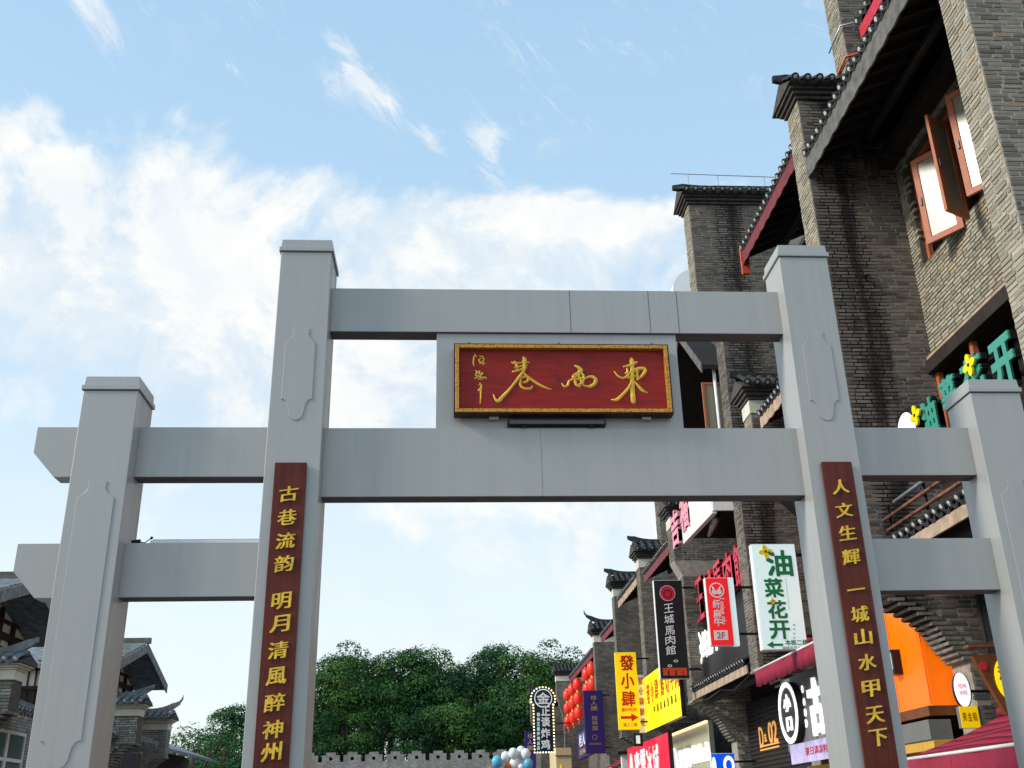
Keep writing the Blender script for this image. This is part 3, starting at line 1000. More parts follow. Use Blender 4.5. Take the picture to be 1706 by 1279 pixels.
# nameboard
pl_ = thing('name_plaque', 'red lacquered nameboard with gilt frame and three large gold brush characters, hung on the gate', 'sign', (0, 0.14, 5.2))
PX0, PX1, PZ0, PZ1 = -1.085, 1.092, 5.205, 5.965
boxp('panel', M_PLQ, pl_, PX0 + 0.05, PX1 - 0.05, 0.12, 0.17, PZ0 + 0.05, PZ1 - 0.05)
fr = MB()
for (a, b, c, d) in ((PX0, PX1, PZ1 - 0.028, PZ1), (PX0, PX1, PZ0, PZ0 + 0.028), (PX0, PX0 + 0.028, PZ0 + 0.028, PZ1 - 0.028), (PX1 - 0.028, PX1, PZ0 + 0.028, PZ1 - 0.028)):
    fr.box(a, b, 0.075, 0.2, c, d)
fr.build('frame', M_BOARDE, pl_, bevel=0.004)
gf = MB()
for (a, b, c, d) in ((PX0 + 0.014, PX1 - 0.014, PZ1 - 0.052, PZ1 - 0.014), (PX0 + 0.014, PX1 - 0.014, PZ0 + 0.014, PZ0 + 0.052), (PX0 + 0.014, PX0 + 0.052, PZ0 + 0.052, PZ1 - 0.052), (PX1 - 0.052, PX1 - 0.014, PZ0 + 0.052, PZ1 - 0.052)):
    gf.box(a, b, 0.066, 0.125, c, d)
gf.build('gilt_moulding', M_GOLD2, pl_, bevel=0.004)
SC = (PX1 - PX0) / (1418 - 200)
def PC(st):
    return [[((x - 809) * SC, -(y - 345) * SC, w * SC / 2 * 1.45) for x, y, w in s] for s in st]
DONG = [[(1158, 262, 6), (1182, 258, 11), (1210, 247, 13), (1238, 232, 8)],
        [(1203, 208, 8), (1208, 225, 18), (1206, 280, 15), (1202, 350, 17), (1199, 430, 18), (1201, 478, 19)],
        [(1104, 292, 4), (1122, 318, 8), (1150, 333, 9), (1172, 322, 9), (1200, 290, 9), (1240, 274, 13), (1272, 273, 14), (1279, 288, 14), (1262, 315, 12), (1232, 342, 8)],
        [(1168, 302, 9), (1205, 295, 8), (1240, 293, 9)], [(1176, 330, 9), (1210, 322, 9), (1238, 318, 8)], [(1178, 275, 8), (1180, 300, 8), (1182, 335, 8)], [(1232, 275, 8), (1234, 300, 8), (1232, 340, 8)],
        [(1198, 352, 6), (1176, 395, 11), (1135, 440, 12), (1105, 464, 13), (1078, 464, 5)],
        [(1212, 350, 5), (1232, 378, 11), (1258, 408, 12), (1283, 422, 5)]]
XI = [[(882, 257, 7), (902, 268, 14), (917, 283, 13), (915, 300, 8)], [(912, 285, 8), (890, 315, 11), (862, 342, 9), (845, 352, 8), (836, 378, 10), (816, 384, 9), (803, 366, 4)],
      [(868, 322, 9), (878, 350, 12), (884, 374, 10), (905, 384, 10)], [(905, 285, 8), (900, 320, 13), (912, 350, 11), (925, 372, 9)], [(872, 345, 8), (900, 338, 10), (928, 335, 9)],
      [(868, 318, 6), (900, 300, 9), (925, 312, 10), (925, 345, 11), (905, 372, 10), (884, 372, 7)],
      [(925, 345, 5), (950, 328, 9), (978, 326, 13), (996, 343, 15), (988, 368, 14), (960, 384, 12), (925, 380, 7)]]
XIANG = [[(524, 236, 5), (540, 244, 10), (585, 240, 7), (625, 238, 6)], [(542, 232, 8), (552, 256, 11), (556, 282, 6)], [(592, 206, 10), (598, 222, 17), (596, 250, 15), (592, 290, 12)],
         [(530, 296, 8), (560, 288, 10), (595, 275, 8), (610, 272, 5)], [(540, 272, 6), (575, 262, 7), (612, 256, 6)],
         [(592, 288, 10), (568, 325, 12), (520, 390, 10), (470, 448, 14), (446, 472, 15), (430, 462, 9), (419, 434, 4)],
         [(585, 298, 8), (612, 325, 10), (655, 360, 11), (705, 390, 9), (745, 403, 4)],
         [(572, 335, 8), (598, 326, 10), (616, 334, 11), (610, 354, 9), (585, 362, 8)], [(574, 345, 8), (570, 372, 10), (582, 392, 10), (610, 400, 10), (632, 396, 9), (637, 382, 4)]]
for ch in (DONG, XI, XIANG):
    carve(pl_, 'character', PC(ch), ROT_FRONT, (0.004, 0.1195, 5.585), 0.014, M_GOLD)
SIGN = [[(320, 190, 5), (311, 212, 6), (309, 245, 6), (313, 262, 4)], [(316, 192, 4), (328, 204, 5)], [(345, 200, 5), (362, 205, 6), (368, 225, 5), (352, 240, 6), (340, 222, 5), (358, 214, 4)], [(345, 245, 5), (372, 244, 5), (362, 252, 4)],
        [(322, 292, 5), (330, 298, 6), (320, 318, 5), (338, 322, 5), (316, 338, 5)], [(345, 292, 5), (340, 310, 6), (362, 305, 5), (345, 328, 6), (376, 332, 6), (382, 340, 4)], [(335, 340, 5), (365, 342, 4)],
        [(336, 378, 4), (356, 374, 5)], [(346, 366, 5), (352, 392, 8), (336, 410, 6), (356, 404, 5)], [(350, 398, 6), (349, 440, 5), (346, 489, 4)]]
carve(pl_, 'signature', PC(SIGN), ROT_FRONT, (0.004, 0.1195, 5.585), 0.008, M_GOLD)
for sx in (-0.69, 0.83):
    boxp('bracket', M_STEEL, pl_, sx - 0.045, sx + 0.045, 0.15, 0.2145, 5.178, 5.203)
for sx in (-0.93, -0.02, 0.93):
    MB().tube([(sx - 0.02, 0.1, 5.966), (sx, 0.1, 5.99), (sx + 0.02, 0.12, 5.966), (sx + 0.01, 0.18, 6.0)], 0.004, 5).build('wire', M_BLACK, pl_)
lb = thing('linear_floodlight', 'slim black linear floodlight lying on the main beam under the red nameboard', 'light', (-0.07, 0.17, 5.1))
boxp('housing', M_BLACK, lb, -0.555, 0.42, 0.135, 0.21, 5.112, 5.168, bevel=0.006)
boxp('lens', M_DGLASS, lb, -0.535, 0.40, 0.128, 0.1345, 5.118, 5.156)
for sx in (-0.4, 0.27):
    boxp('bracket', M_BLACK, lb, sx - 0.02, sx + 0.02, 0.15, 0.21, 5.0975, 5.111)
def couplet(x, label, s, zs, hs, sk):
    t = thing('couplet_board', label, 'sign board', (x, -0.03, 1.2), 'couplet boards on the inner pillars')
    boxp('board', M_BOARD, t, x - 0.148, x + 0.148, -0.042, -0.014, 1.15, 4.665, bevel=0.003)
    for ch, z in zip(s, zs):
        text(t, ch, ROT_FRONT, (x, -0.0425, z), hs, hs * (0.85 if ch != '一' else 0.2), M_GOLD, 0.034, 0.012, 0.12, 'character', 0.04, 0.25)
    return t
def zpix(u, v):
    return at_plane(u, v, 1, -0.04)[2]
def at_plane(u, v, axis, val):
    d = CAMROT @ Vector(((u - 853) / FPX, -(v - 639.5) / FPX, -1.0))
    return CAM + d * ((val - CAM[axis]) / d[axis])
zsL = [zpix(482, v) for v in (823, 862, 901, 939)] + [zpix(475, v) for v in (1001, 1039, 1083, 1126, 1170, 1215, 1252)]
couplet(-2.608, 'maroon couplet board with gold characters on the left inner pillar', '古巷流韵明月清風醉神州', zsL, 0.172, 0)
zsR = [zpix(1400, v) for v in (811, 850, 888, 928)] + [zpix(1440, v) for v in (982, 1023, 1061, 1103, 1147, 1191, 1229)]
couplet(2.612, 'maroon couplet board with gold characters on the right inner pillar', '人文生輝一城山水甲天下', zsR, 0.165, 0)
ls = thing('strip_light', 'weathered white strip light lying on top of the lower left beam', 'light', (-3.4, 0.28, 3.965))
boxp('tray', M_WHITE, ls, -3.90, -2.87, 0.24, 0.31, 3.966, 4.0)
boxp('cover', M_STEEL, ls, -3.88, -2.89, 0.25, 0.30, 4.0005, 4.012)
sp = thing('spot_lamp', 'small black spot lamp with a loose wire on the left end of the lower beam', 'light', (-4.02, 0.27, 3.965))
MB().tube([(-4.07, 0.25, 3.985), (-3.99, 0.25, 3.995)], 0.02, 8).build('lamp_body', M_BLACK, sp)
MB().tube([(-3.99, 0.25, 3.985), (-3.95, 0.25, 3.98), (-3.90, 0.25, 4.02), (-3.89, 0.25, 4.03)], 0.005, 5).build('wire', M_BLACK, sp)
MB().tube([(-3.9, 0.25, 4.015), (-3.885, 0.25, 4.035)], 0.012, 6).build('sensor', M_BLACK, sp)

# ================================================================== RIGHT-HAND ROW
XW = 7.1
def bay(thg, y0, y1, ztop, mat=M_DKWOOD, zb=0.0):
    MB().box(XW, 12.0, y0, y1, zb, ztop).build('wall', mat, thg)
def roof_back(thg, y0, y1, x0, z0, x1=12.0, slope=0.5):
    z1 = z0 + (x1 - x0) * slope
    MB().hexa([(x0, y0, z0), (x1, y0, z1), (x1, y1, z1), (x0, y1, z0), (x0, y0, z0 + 0.12), (x1, y0, z1 + 0.12), (x1, y1, z1 + 0.12), (x0, y1, z0 + 0.12)]).build('roof', M_TILE, thg)
def facade_frames(thg, y0, y1, z0, z1, n, x=XW - 0.03, glassm=None):
    """timber shop front: posts, rails and panes"""
    w = (y1 - y0) / n
    for i in range(n):
        a = y0 + i * w
        f = MB()
        f.box(x - 0.05, x, a + 0.01, a + 0.08, z0, z1); f.box(x - 0.05, x, a + w - 0.08, a + w - 0.01, z0, z1)
        f.box(x - 0.05, x, a + 0.08, a + w - 0.08, z0, z0 + 0.08); f.box(x - 0.05, x, a + 0.08, a + w - 0.08, z1 - 0.08, z1)
        f.box(x - 0.045, x, a + 0.08, a + w - 0.08, (z0 + z1) / 2 - 0.03, (z0 + z1) / 2 + 0.03)
        o = f.build('window', M_DKWOOD, thg)
        boxp('pane', glassm or M_DGLASS, o, x - 0.028, x - 0.012, a + 0.081, a + w - 0.081, z0 + 0.081, z1 - 0.081)
FR = (Vector((1, 0, 0)), Vector((0, 0, 1)), Vector((0, -1, 0)))
ST = (Vector((0, -1, 0)), Vector((0, 0, 1)), Vector((-1, 0, 0)))

# ---- house 1: nearest fire wall and the brick bay coloured as sunlit, with the open casements
h1 = thing('brick_house', 'nearest three-storey brick house with open terracotta casement windows and black eave', 'building', (8, 3, 0), 'row of grey brick shop houses on the right')
fw = fire_wall(h1, 0.65, [(5.5, 4.45, 17.0)], 4.45, 6.6, 5.5, th=0.55, mat=M_MORTL, xback=9.5)
brick_panel(h1, fw, (5.5, 0.65, 5.0), FR, 2.6, 9.6, M_BRICKA)
brick_panel(h1, fw, (5.5, 1.2, 5.0), ST, 0.55, 9.6, M_BRICKSUN)
WY0, WY1, WZ0, WZ1 = 2.6, 5.95, 10.30, 12.35
bw = MB()
bw.box(XW, XW + 0.4, 1.2, 6.3, 8.68, WZ0); bw.box(XW, XW + 0.4, 1.2, 6.3, WZ1, 13.2)
bw.box(XW, XW + 0.4, WY1, 6.3, WZ0, WZ1); bw.box(XW, XW + 0.4, 1.2, WY0, WZ0, WZ1)
bwo = bw.build('bay_wall', M_MORTD, h1)
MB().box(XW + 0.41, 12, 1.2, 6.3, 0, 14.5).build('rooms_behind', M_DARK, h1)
brick_panel(h1, bwo, (XW, 6.3, 8.70), ST, 5.1, 4.4, M_BRICKSUN, inside=lambda u, z: not (WY0 - 0.02 < 6.3 - u < WY1 + 0.02 and WZ0 - 0.02 < z + 8.70 < WZ1 + 0.02))
# brick return beside the opening, and the lintel over the shop sign
boxp('lintel', M_DKWOOD, h1, XW - 0.14, XW + 0.3, 1.2, 6.298, 8.36, 8.60, bevel=0.01)
boxp('lintel_trim', M_PALEW, h1, XW - 0.10, XW + 0.1, 1.2, 6.298, 8.602, 8.675)
for yy in (2.2, 3.6, 5.0, 6.22):
    boxp('red_post', M_TERRA, h1, XW - 0.02, XW + 0.07, yy - 0.05, yy + 0.05, 6.2, 8.355)
eave(h1, 5.45, 7.35, 12.28, 1.205, 6.295, slope=0.42, fascia=M_FASC, fh=0.34)
roof_back(h1, 1.21, 6.29, 7.3, 13.5, 9.4, 0.42)
boxp('tie_beam', M_DKWOOD, h1, XW - 0.35, XW - 0.05, 1.2, 6.298, 12.50, 12.75)
for yy in (1.5, 5.8):
    b_ = MB().bar((6.45, yy, 12.45), (6.1, yy, 12.95), 0.1, 0.14).build('eave_bracket', M_DKWOOD, h1)
    MB().box(6.33, 6.52, yy - 0.09, yy + 0.09, 12.0, 12.44).build('pendant_block', M_DKWOOD, h1, bevel=0.02)
    MB().bar((6.2, yy, 12.5), (7.05, yy, 12.5), 0.1, 0.12).build('bracket_arm', M_DKWOOD, h1)
# casement window: outer frame and three sashes swung out
wf = MB()
for (a, b, c, d) in ((WY0, WY1, WZ0, WZ0 + 0.08), (WY0, WY1, WZ1 - 0.08, WZ1), (WY0, WY0 + 0.08, WZ0 + 0.08, WZ1 - 0.08), (WY1 - 0.08, WY1, WZ0 + 0.08, WZ1 - 0.08)):
    wf.box(XW + 0.1, XW + 0.18, a, b, c, d)
for yy in (3.7, 4.85):
    wf.box(XW + 0.1, XW + 0.18, yy - 0.04, yy + 0.04, WZ0 + 0.08, WZ1 - 0.08)
win = wf.build('casement_window', M_TERRA, h1)
def sash(parent, hx, hy, ang, w, z0, z1):
    """ang: direction from the hinge in plan, degrees from +Y toward -X"""
    d = Vector((-math.sin(R(ang)), math.cos(R(ang)), 0)); nn = Vector((-d.y, d.x, 0))
    H = Vector((hx, hy, 0))
    def bx(mb, a, b, c, e, t0=-0.025, t1=0.025):
        P = [H + d * u + nn * t + Vector((0, 0, z)) for z in (c, e) for (u, t) in ((a, t0), (b, t0), (b, t1), (a, t1))]
        mb.hexa(P)
    m = MB()
    bx(m, 0, w, z0, z0 + 0.10); bx(m, 0, w, z1 - 0.10, z1); bx(m, 0, 0.10, z0 + 0.10, z1 - 0.10); bx(m, w - 0.10, w, z0 + 0.10, z1 - 0.10)
    s = m.build('sash', M_TERRA, parent)
    g = MB(); bx(g, 0.101, w - 0.101, z0 + 0.101, z1 - 0.101, -0.008, 0.008)
    g.build('pane', M_PANE, s)
    hd = MB(); bx(hd, w - 0.07, w - 0.04, (z0 + z1) / 2 - 0.09, (z0 + z1) / 2 + 0.05, 0.026, 0.05)
    hd.build('handle', M_BLACK, s)
    return s
sash(win, 7.06, 4.40, 33, 0.66, 10.10, 11.72)
sash(win, 6.93, 4.02, 118, 0.55, 10.00, 11.78)
sash(win, 7.08, 3.02, 33, 0.66, 10.12, 11.98)
# tiled pent roof over the shop front
def pent(thg, x_edge, z, y0, y1, depth=1.2, fascia=M_PALEW, slope=0.45, fh=0.16):
    zi = z + depth * slope
    MB().hexa([(x_edge, y0, z + fh), (x_edge + depth, y0, zi + fh), (x_edge + depth, y1, zi + fh), (x_edge, y1, z + fh),
               (x_edge, y0, z + fh + 0.05), (x_edge + depth, y0, zi + fh + 0.05), (x_edge + depth, y1, zi + fh + 0.05), (x_edge, y1, z + fh + 0.05)]).build('pent_roof', M_SOFF, thg)
    tile_run(thg, (x_edge - 0.06, y0, z + fh + 0.1), (x_edge - 0.06, y1, z + fh + 0.1), 0, math.atan(slope), length=min(0.98, depth))
    boxp('pent_fascia', fascia, thg, x_edge - 0.02, x_edge + 0.02, y0, y1, z, z + fh + 0.02)
    boxp('pent_beam', M_DKWOOD, thg, x_edge + 0.25, x_edge + 0.4, y0, y1, z - 0.12, z + 0.12)
pent(h1, 5.75, 5.12, 1.25, 6.15)
for i, (za, zb, m) in enumerate(((6.60, 6.86, M_STEEL), (6.40, 6.62, M_RUST), (6.12, 6.38, M_RUST))):
    pass
facade_frames(h1, 1.25, 6.28, 2.8, 4.9, 4)
boxp('sign_backing', M_DKWOOD, h1, XW - 0.25, XW - 0.001, 1.25, 6.28, 5.9, 6.9)
flush_bricks(h1)

# ---- house 2: tall fire wall with the soot stain
h2 = thing('brick_house', 'tall soot-stained brick fire wall with tiled coping and the bay behind it', 'building', (8, 9, 0), 'row of grey brick shop houses on the right')
fw = fire_wall(h2, 6.3, [(5.45, 4.68, 14.05)], 4.68, 6.75, 5.5, th=0.6, mat=M_MORT, xback=9.5)
brick_panel(h2, fw, (5.45, 6.3, 4.70), FR, 2.35, 9.32)
brick_panel(h2, fw, (5.45, 6.9, 4.70), ST, 0.6, 9.32, M_BRICKSUN)
brick_panel(h2, fw, (5.5, 6.3, 0.4), FR, 2.3, 4.28, inside=lambda u, z, f=CORB[fw.name]: f(5.5 + u, 0.4 + z))
wall_cap(h2, 5.45, 6.9, 6.3, 6.9, 14.055, curl=0.12)
up = MB().box(6.6, 9.5, 6.32, 6.9, 14.06, 19.5).build('upper_fire_wall', M_MORT, h2)
brick_panel(h2, up, (6.6, 6.32, 14.1), FR, 2.2, 5.2)
brick_panel(h2, up, (6.6, 6.9, 14.1), ST, 0.58, 5.2, M_BRICKSUN)
for k in range(4):
    boxp('cornice_course', M_COURSE, h2, 6.55 - 0.05 * k + 0.1, 8, 6.27 - 0.05 * k, 6.319, 14.35 + 0.12 * k, 14.43 + 0.12 * k)
MB().tube([(6.56, 6.92, 15.05), (6.55, 6.27, 15.1), (7.3, 6.24, 15.35)], 0.028, 8).build('orange_conduit', M_ORNG, h2, smooth=True)
MB().tube([(6.53, 6.92, 15.75), (6.54, 6.25, 15.85), (7.4, 6.22, 16.1)], 0.018, 8).build('steel_rail', M_STEEL, h2, smooth=True)
MB().tube([(7.0, 6.24, 15.92), (7.05, 6.24, 15.25)], 0.02, 8).build('steel_rail', M_STEEL, h2, smooth=True)
# roof corner of the top storey with its bright red barge board
MB().hexa([(6.9, 3.2, 15.6), (9.4, 3.2, 16.9), (9.4, 6.2, 16.9), (6.9, 6.2, 15.6), (6.9, 3.2, 15.72), (9.4, 3.2, 17.02), (9.4, 6.2, 17.02), (6.9, 6.2, 15.72)]).build('top_roof', M_TILE, h2)
MB().box(6.86, 6.898, 3.2, 6.15, 15.42, 15.72).build('red_barge_board', M_REDB, h2)
tile_run(h2, (6.8, 3.2, 15.80), (6.8, 6.2, 15.80), 0, 0.45)
eave(h2, 5.55, 7.3, 13.08, 6.905, 10.9, slope=0.45, fascia=M_REDF, fh=0.26, tip=True)
bay(h2, 6.91, 13.09, 13.6)
roof_back(h2, 6.91, 13.09, 7.2, 14.0, 9.4, 0.45)
facade_frames(h2, 6.95, 13.05, 0.1, 2.6, 5, glassm=M_DGLASS)
facade_frames(h2, 6.95, 13.05, 9.6, 11.8, 5)
# lower fire wall stub with its own coping
W_ = MB().prism([(7.05, 7.4), (6.4, 7.4), (5.45, 8.4), (5.45, 9.95), (7.05, 9.95)], 'y', 11.4, 11.95).build('low_fire_wall', M_MORT, h2)
brick_panel(h2, W_, (5.45, 11.4, 8.42), FR, 1.6, 1.2)
brick_panel(h2, W_, (5.45, 11.95, 8.42), ST, 0.55, 1.2, M_BRICKSUN)
wall_cap(h2, 5.45, 7.05, 11.4, 11.95, 9.955, band=0.3, curl=0.15)
eave(h2, 5.6, 7.08, 9.2, 7.2, 11.2, slope=0.45, fascia=M_PALEW, fh=0.2)
flush_bricks(h2)

# ---- house 3
h3 = thing('brick_house', 'brick house with a pointed roof over a white fascia, third from the gate', 'building', (8, 16, 0), 'row of grey brick shop houses on the right')
fw = fire_wall(h3, 13.1, [(5.5, 4.45, 12.35), (5.0, 12.85, 16.1)], 4.45, 6.6, 5.5, th=0.6, mat=M_MORT, xback=9.5)
brick_panel(h3, fw, (5.5, 13.1, 4.47), FR, 1.9, 7.9)
brick_panel(h3, fw, (5.5, 13.7, 4.47), ST, 0.6, 7.9, M_BRICK)
brick_panel(h3, fw, (5.0, 13.1, 12.9), FR, 2.5, 3.2)
brick_panel(h3, fw, (5.5, 13.1, 0.4), FR, 1.9, 4.05, inside=lambda u, z, f=CORB[fw.name]: f(5.5 + u, 0.4 + z))
brick_panel(h3, fw, (5.0, 13.7, 12.9), ST, 0.6, 3.2, M_BRICKSUN)
wall_cap(h3, 5.0, 7.6, 13.1, 13.7, 16.105, curl=0.1)
for xx in (5.15, 5.95, 7.2):
    MB().tube([(xx, 13.4, 16.9), (xx, 13.4, 17.25)], 0.012, 6).build('rod', M_STEEL, h3)
MB().tube([(4.7, 13.4, 17.27), (7.7, 13.4, 17.2)], 0.012, 6).build('lightning_rail', M_STEEL, h3)
bay(h3, 13.71, 19.59, 12.4)
facade_frames(h3, 13.75, 19.55, 9.3, 11.4, 4)
# pointed roof facing the street
def gable_roof(thg, xf, xb, yc, hw, zr, drop, mat_edge, mat_roof, s=1, th=0.12, soff=None):
    zf = zr - drop
    for sg in (-1, 1):
        ye = yc + sg * hw
        MB().hexa([(xf, yc, zr - th), (xb, yc, zr - th), (xb, ye, zf - th), (xf, ye, zf - th), (xf, yc, zr), (xb, yc, zr), (xb, ye, zf), (xf, ye, zf)]).build('roof_slope', mat_roof, thg)
        MB().hexa([(xf - s * 0.04, yc, zr - th - 0.10), (xf - s * 0.002, yc, zr - th - 0.10), (xf - s * 0.002, ye, zf - th - 0.10), (xf - s * 0.04, ye, zf - th - 0.10),
                   (xf - s * 0.04, yc, zr + 0.04), (xf - s * 0.002, yc, zr + 0.04), (xf - s * 0.002, ye, zf + 0.04), (xf - s * 0.04, ye, zf + 0.04)]).build('barge_board', mat_edge, thg)
gable_roof(h3, 5.1, 7.2, 15.8, 2.1, 13.75, 1.9, M_FASC, M_SOFF)
sw = MB()
for (a, b, c, d) in ((0, 0.06, 0, 1.35), (0.5, 0.56, 0, 1.35), (0.06, 0.5, 0, 0.06), (0.06, 0.5, 1.29, 1.35)):
    sw.box(5.12 + a, 5.12 + b, 14.0, 14.05, 10.15 + c, 10.15 + d)
s_ = sw.build('sash', M_TERRA, h3)
boxp('pane', M_PANE, s_, 5.181, 5.619, 14.015, 14.035, 10.211, 11.439)
MB().tube([(5.42, 13.85, 9.0), (5.42, 13.85, 11.9)], 0.045, 8).build('downpipe', M_WHITE, h3, smooth=True)
MB().prism([(13.78, 8.06), (17.0, 8.14), (17.0, 8.80), (16.2, 9.5), (13.78, 9.5)], 'x', 5.0, 5.12).build('white_fascia', M_WHITE, h3, bevel=0.01)
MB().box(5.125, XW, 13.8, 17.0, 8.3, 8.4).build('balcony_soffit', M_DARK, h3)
MB().box(5.02, 6.4, 13.71, 13.775, 8.12, 9.5).build('white_side_fascia', M_WHITE, h3)
MB().tube([(5.3, 14.6, 8.2), (5.35, 15.6, 8.0)], [0.12, 0.04], 10).build('spot_lamp', M_STEEL, h3, smooth=True)
pent(h3, 5.45, 4.42, 13.8, 19.3)
lw = thing('slatted_wall_panel', 'black slatted wall with gold unit number letters beside the round logo sign', 'wall panel', (6.9, 16.4, 0))
boxp('board', P_BLK, lw, 6.90, 7.06, 13.8, 19.4, 1.9, 4.3)
for k in range(22):
    boxp('slat', M_DKWOOD, lw, 6.87, 6.899, 13.8, 19.4, 1.95 + k * 0.105, 2.0 + k * 0.105)
def pt(u, v, ax, val):
    return at_plane(u, v, ax, val)
text(lw, 'D', ST, pt(1269, 1228, 0, 6.86), 0.34, 0.50, L_GOLDL, 0.0, 0.02)
text(lw, '02', ST, pt(1288, 1219, 0, 6.86), 0.72, 0.50, L_GOLDL, 0.0, 0.02)
text(lw, '东', ST, pt(1276, 1229, 0, 6.86), 0.16, 0.2, L_GOLDL, 0.0, 0.02)
for k in (0, 1):
    a = pt(1267, 1244 + 6 * k, 0, 6.86); b = pt(1298, 1236 + 6 * k, 0, 6.86)
    MB().bar(a, (a.x, b.y, a.z), 0.02, 0.035).build('underline', L_GOLDL, lw)
flush_bricks(h3)

# ---- houses 4 to 9, farther down the street
def house(y, yn, steps, label, eavez=None, ey=None, fascia=M_REDF, band=0.3, caps=(), xlow=6.6, zc=4.45, xe=5.5, curl=0.24, top=None):
    h = thing('brick_house', label, 'building', (8, (y + yn) / 2, 0), 'row of grey brick shop houses on the right')
    near = y < 30
    w = fire_wall(h, y, steps, zc, xlow, xe, xback=9.5, mat=M_MORTL if near else M_FBR)
    if near:
        for (x0_, za, zb) in steps:
            brick_panel(h, w, (x0_, y, za + 0.02), FR, 7.6 - x0_, zb - za - 0.03, M_BRICKF)
            brick_panel(h, w, (x0_, y + 0.6, za + 0.02), ST, 0.6, zb - za - 0.03, M_BRICKF)
        brick_panel(h, w, (xe, y, 0.4), FR, 1.8, zc - 0.42, M_BRICKF, inside=lambda u, z, f=CORB[w.name]: f(xe + u, 0.4 + z))
        flush_bricks(h)
    for (x0, x1, z) in caps:
        wall_cap(h, x0, x1, y, y + 0.6, z, band=band, curl=curl)
    bay(h, y + 0.61, yn - 0.01, (eavez or 8.0) + 0.4, M_FBR)
    if eavez:
        eave(h, xe + 0.02, XW + 0.1, eavez, ey[0], ey[1], slope=0.45, fascia=fascia, fh=0.22)
        roof_back(h, y + 0.61, yn - 0.01, XW, eavez + 0.95, 9.4, 0.45)
        facade_frames(h, y + 0.7, yn - 0.1, 5.6, 7.6, 4)
    facade_frames(h, y + 0.7, yn - 0.1, 0.1, 3.2, 4, glassm=M_DGLASS)
    return h
h4 = house(19.6, 26.2, [(5.5, 4.45, 7.9), (5.3, 8.3, 9.6), (6.0, 9.61, 13.4)], 'brick house with stepped fire wall behind the black hanging banner', 8.9, (20.25, 25.4), caps=((5.3, 6.0, 9.62),))
h5 = house(26.2, 32.2, [(5.5, 4.45, 9.9), (6.35, 9.91, 13.6)], 'brick house with cream band and pale soffit eave above the yellow signs', 9.15, (26.85, 31.2), M_PALEW, caps=((5.5, 6.35, 9.93),))
h6 = house(32.2, 38.7, [(5.5, 4.45, 10.1)], 'brick house whose coping ends in a sharp upturned tip against the sky', 8.6, (32.9, 36.5), caps=((5.5, 7.4, 10.12),))
h7 = house(38.7, 55.4, [(5.5, 4.45, 9.3)], 'long brick house with a curled ridge end and red lanterns under its eave', 8.45, (39.4, 49.6), caps=((5.5, 8.2, 9.32),), curl=0.36)
h8 = house(55.4, 66.5, [(5.35, 8.5, 9.6)], 'far brick house with low curved coping by the blue banner', 8.3, (56.2, 64.0), caps=((5.35, 8.8, 9.62),), xe=5.5, zc=8.0, xlow=5.75)
h9 = house(67.0, 78.0, [(4.6, 8.0, 9.5)], 'farthest brick house with curled ridge behind the bulb-lit sign', None, None, caps=((4.6, 8.0, 9.52),), xe=4.8, zc=7.5, xlow=5.2, curl=0.5)

# ================================================================== SIGNS ON THE RIGHT
def arrow(parent, basis, c, w, h, mat, flip=1, ext=0.006):
    U, V, N = basis
    P = [(-0.5, -0.16), (0.1, -0.16), (0.1, -0.5), (0.5, 0), (0.1, 0.5), (0.1, 0.16), (-0.5, 0.16)]
    P = [(x * flip * w, y * h) for x, y in P]
    mb = MB()
    k = len(P)
    mb.v = [tuple(U * x + V * y) for x, y in P] + [tuple(U * x + V * y + N * ext) for x, y in P]
    mb.f = [tuple(range(k)), tuple(range(2 * k - 1, k - 1, -1))] + [(i, k + i, k + (i + 1) % k, (i + 1) % k) for i in range(k)]
    mb.mi = [0] * len(mb.f)
    return link('arrow', mb.mesh('arrow', mat), parent, c)
def disc(parent, name, basis, c, rx, ry, mat, ext=0.02, seg=28, inner=None, rot=0.0, label=None):
    U, V, N = basis
    mb = MB()
    c = Vector(c)
    def ring(f, t):
        return [tuple(U * (math.cos(2 * math.pi * i / seg) * rx * f) + V * (math.sin(2 * math.pi * i / seg) * ry * f) + N * t) for i in range(seg)]
    if inner is None:
        mb.v = ring(1, 0) + ring(1, ext)
        mb.f = [tuple(range(seg)), tuple(range(2 * seg - 1, seg - 1, -1))] + [(i, seg + i, seg + (i + 1) % seg, (i + 1) % seg) for i in range(seg)]
    else:
        mb.v = ring(1, 0) + ring(1, ext) + ring(inner, ext) + ring(inner, 0)
        for a, b in ((0, 1), (1, 2), (2, 3), (3, 0)):
            for i in range(seg):
                j = (i + 1) % seg
                mb.f.append((a * seg + i, a * seg + j, b * seg + j, b * seg + i))
    mb.mi = [0] * len(mb.f)
    o = link(name, mb.mesh(name, mat), parent, c)
    return o
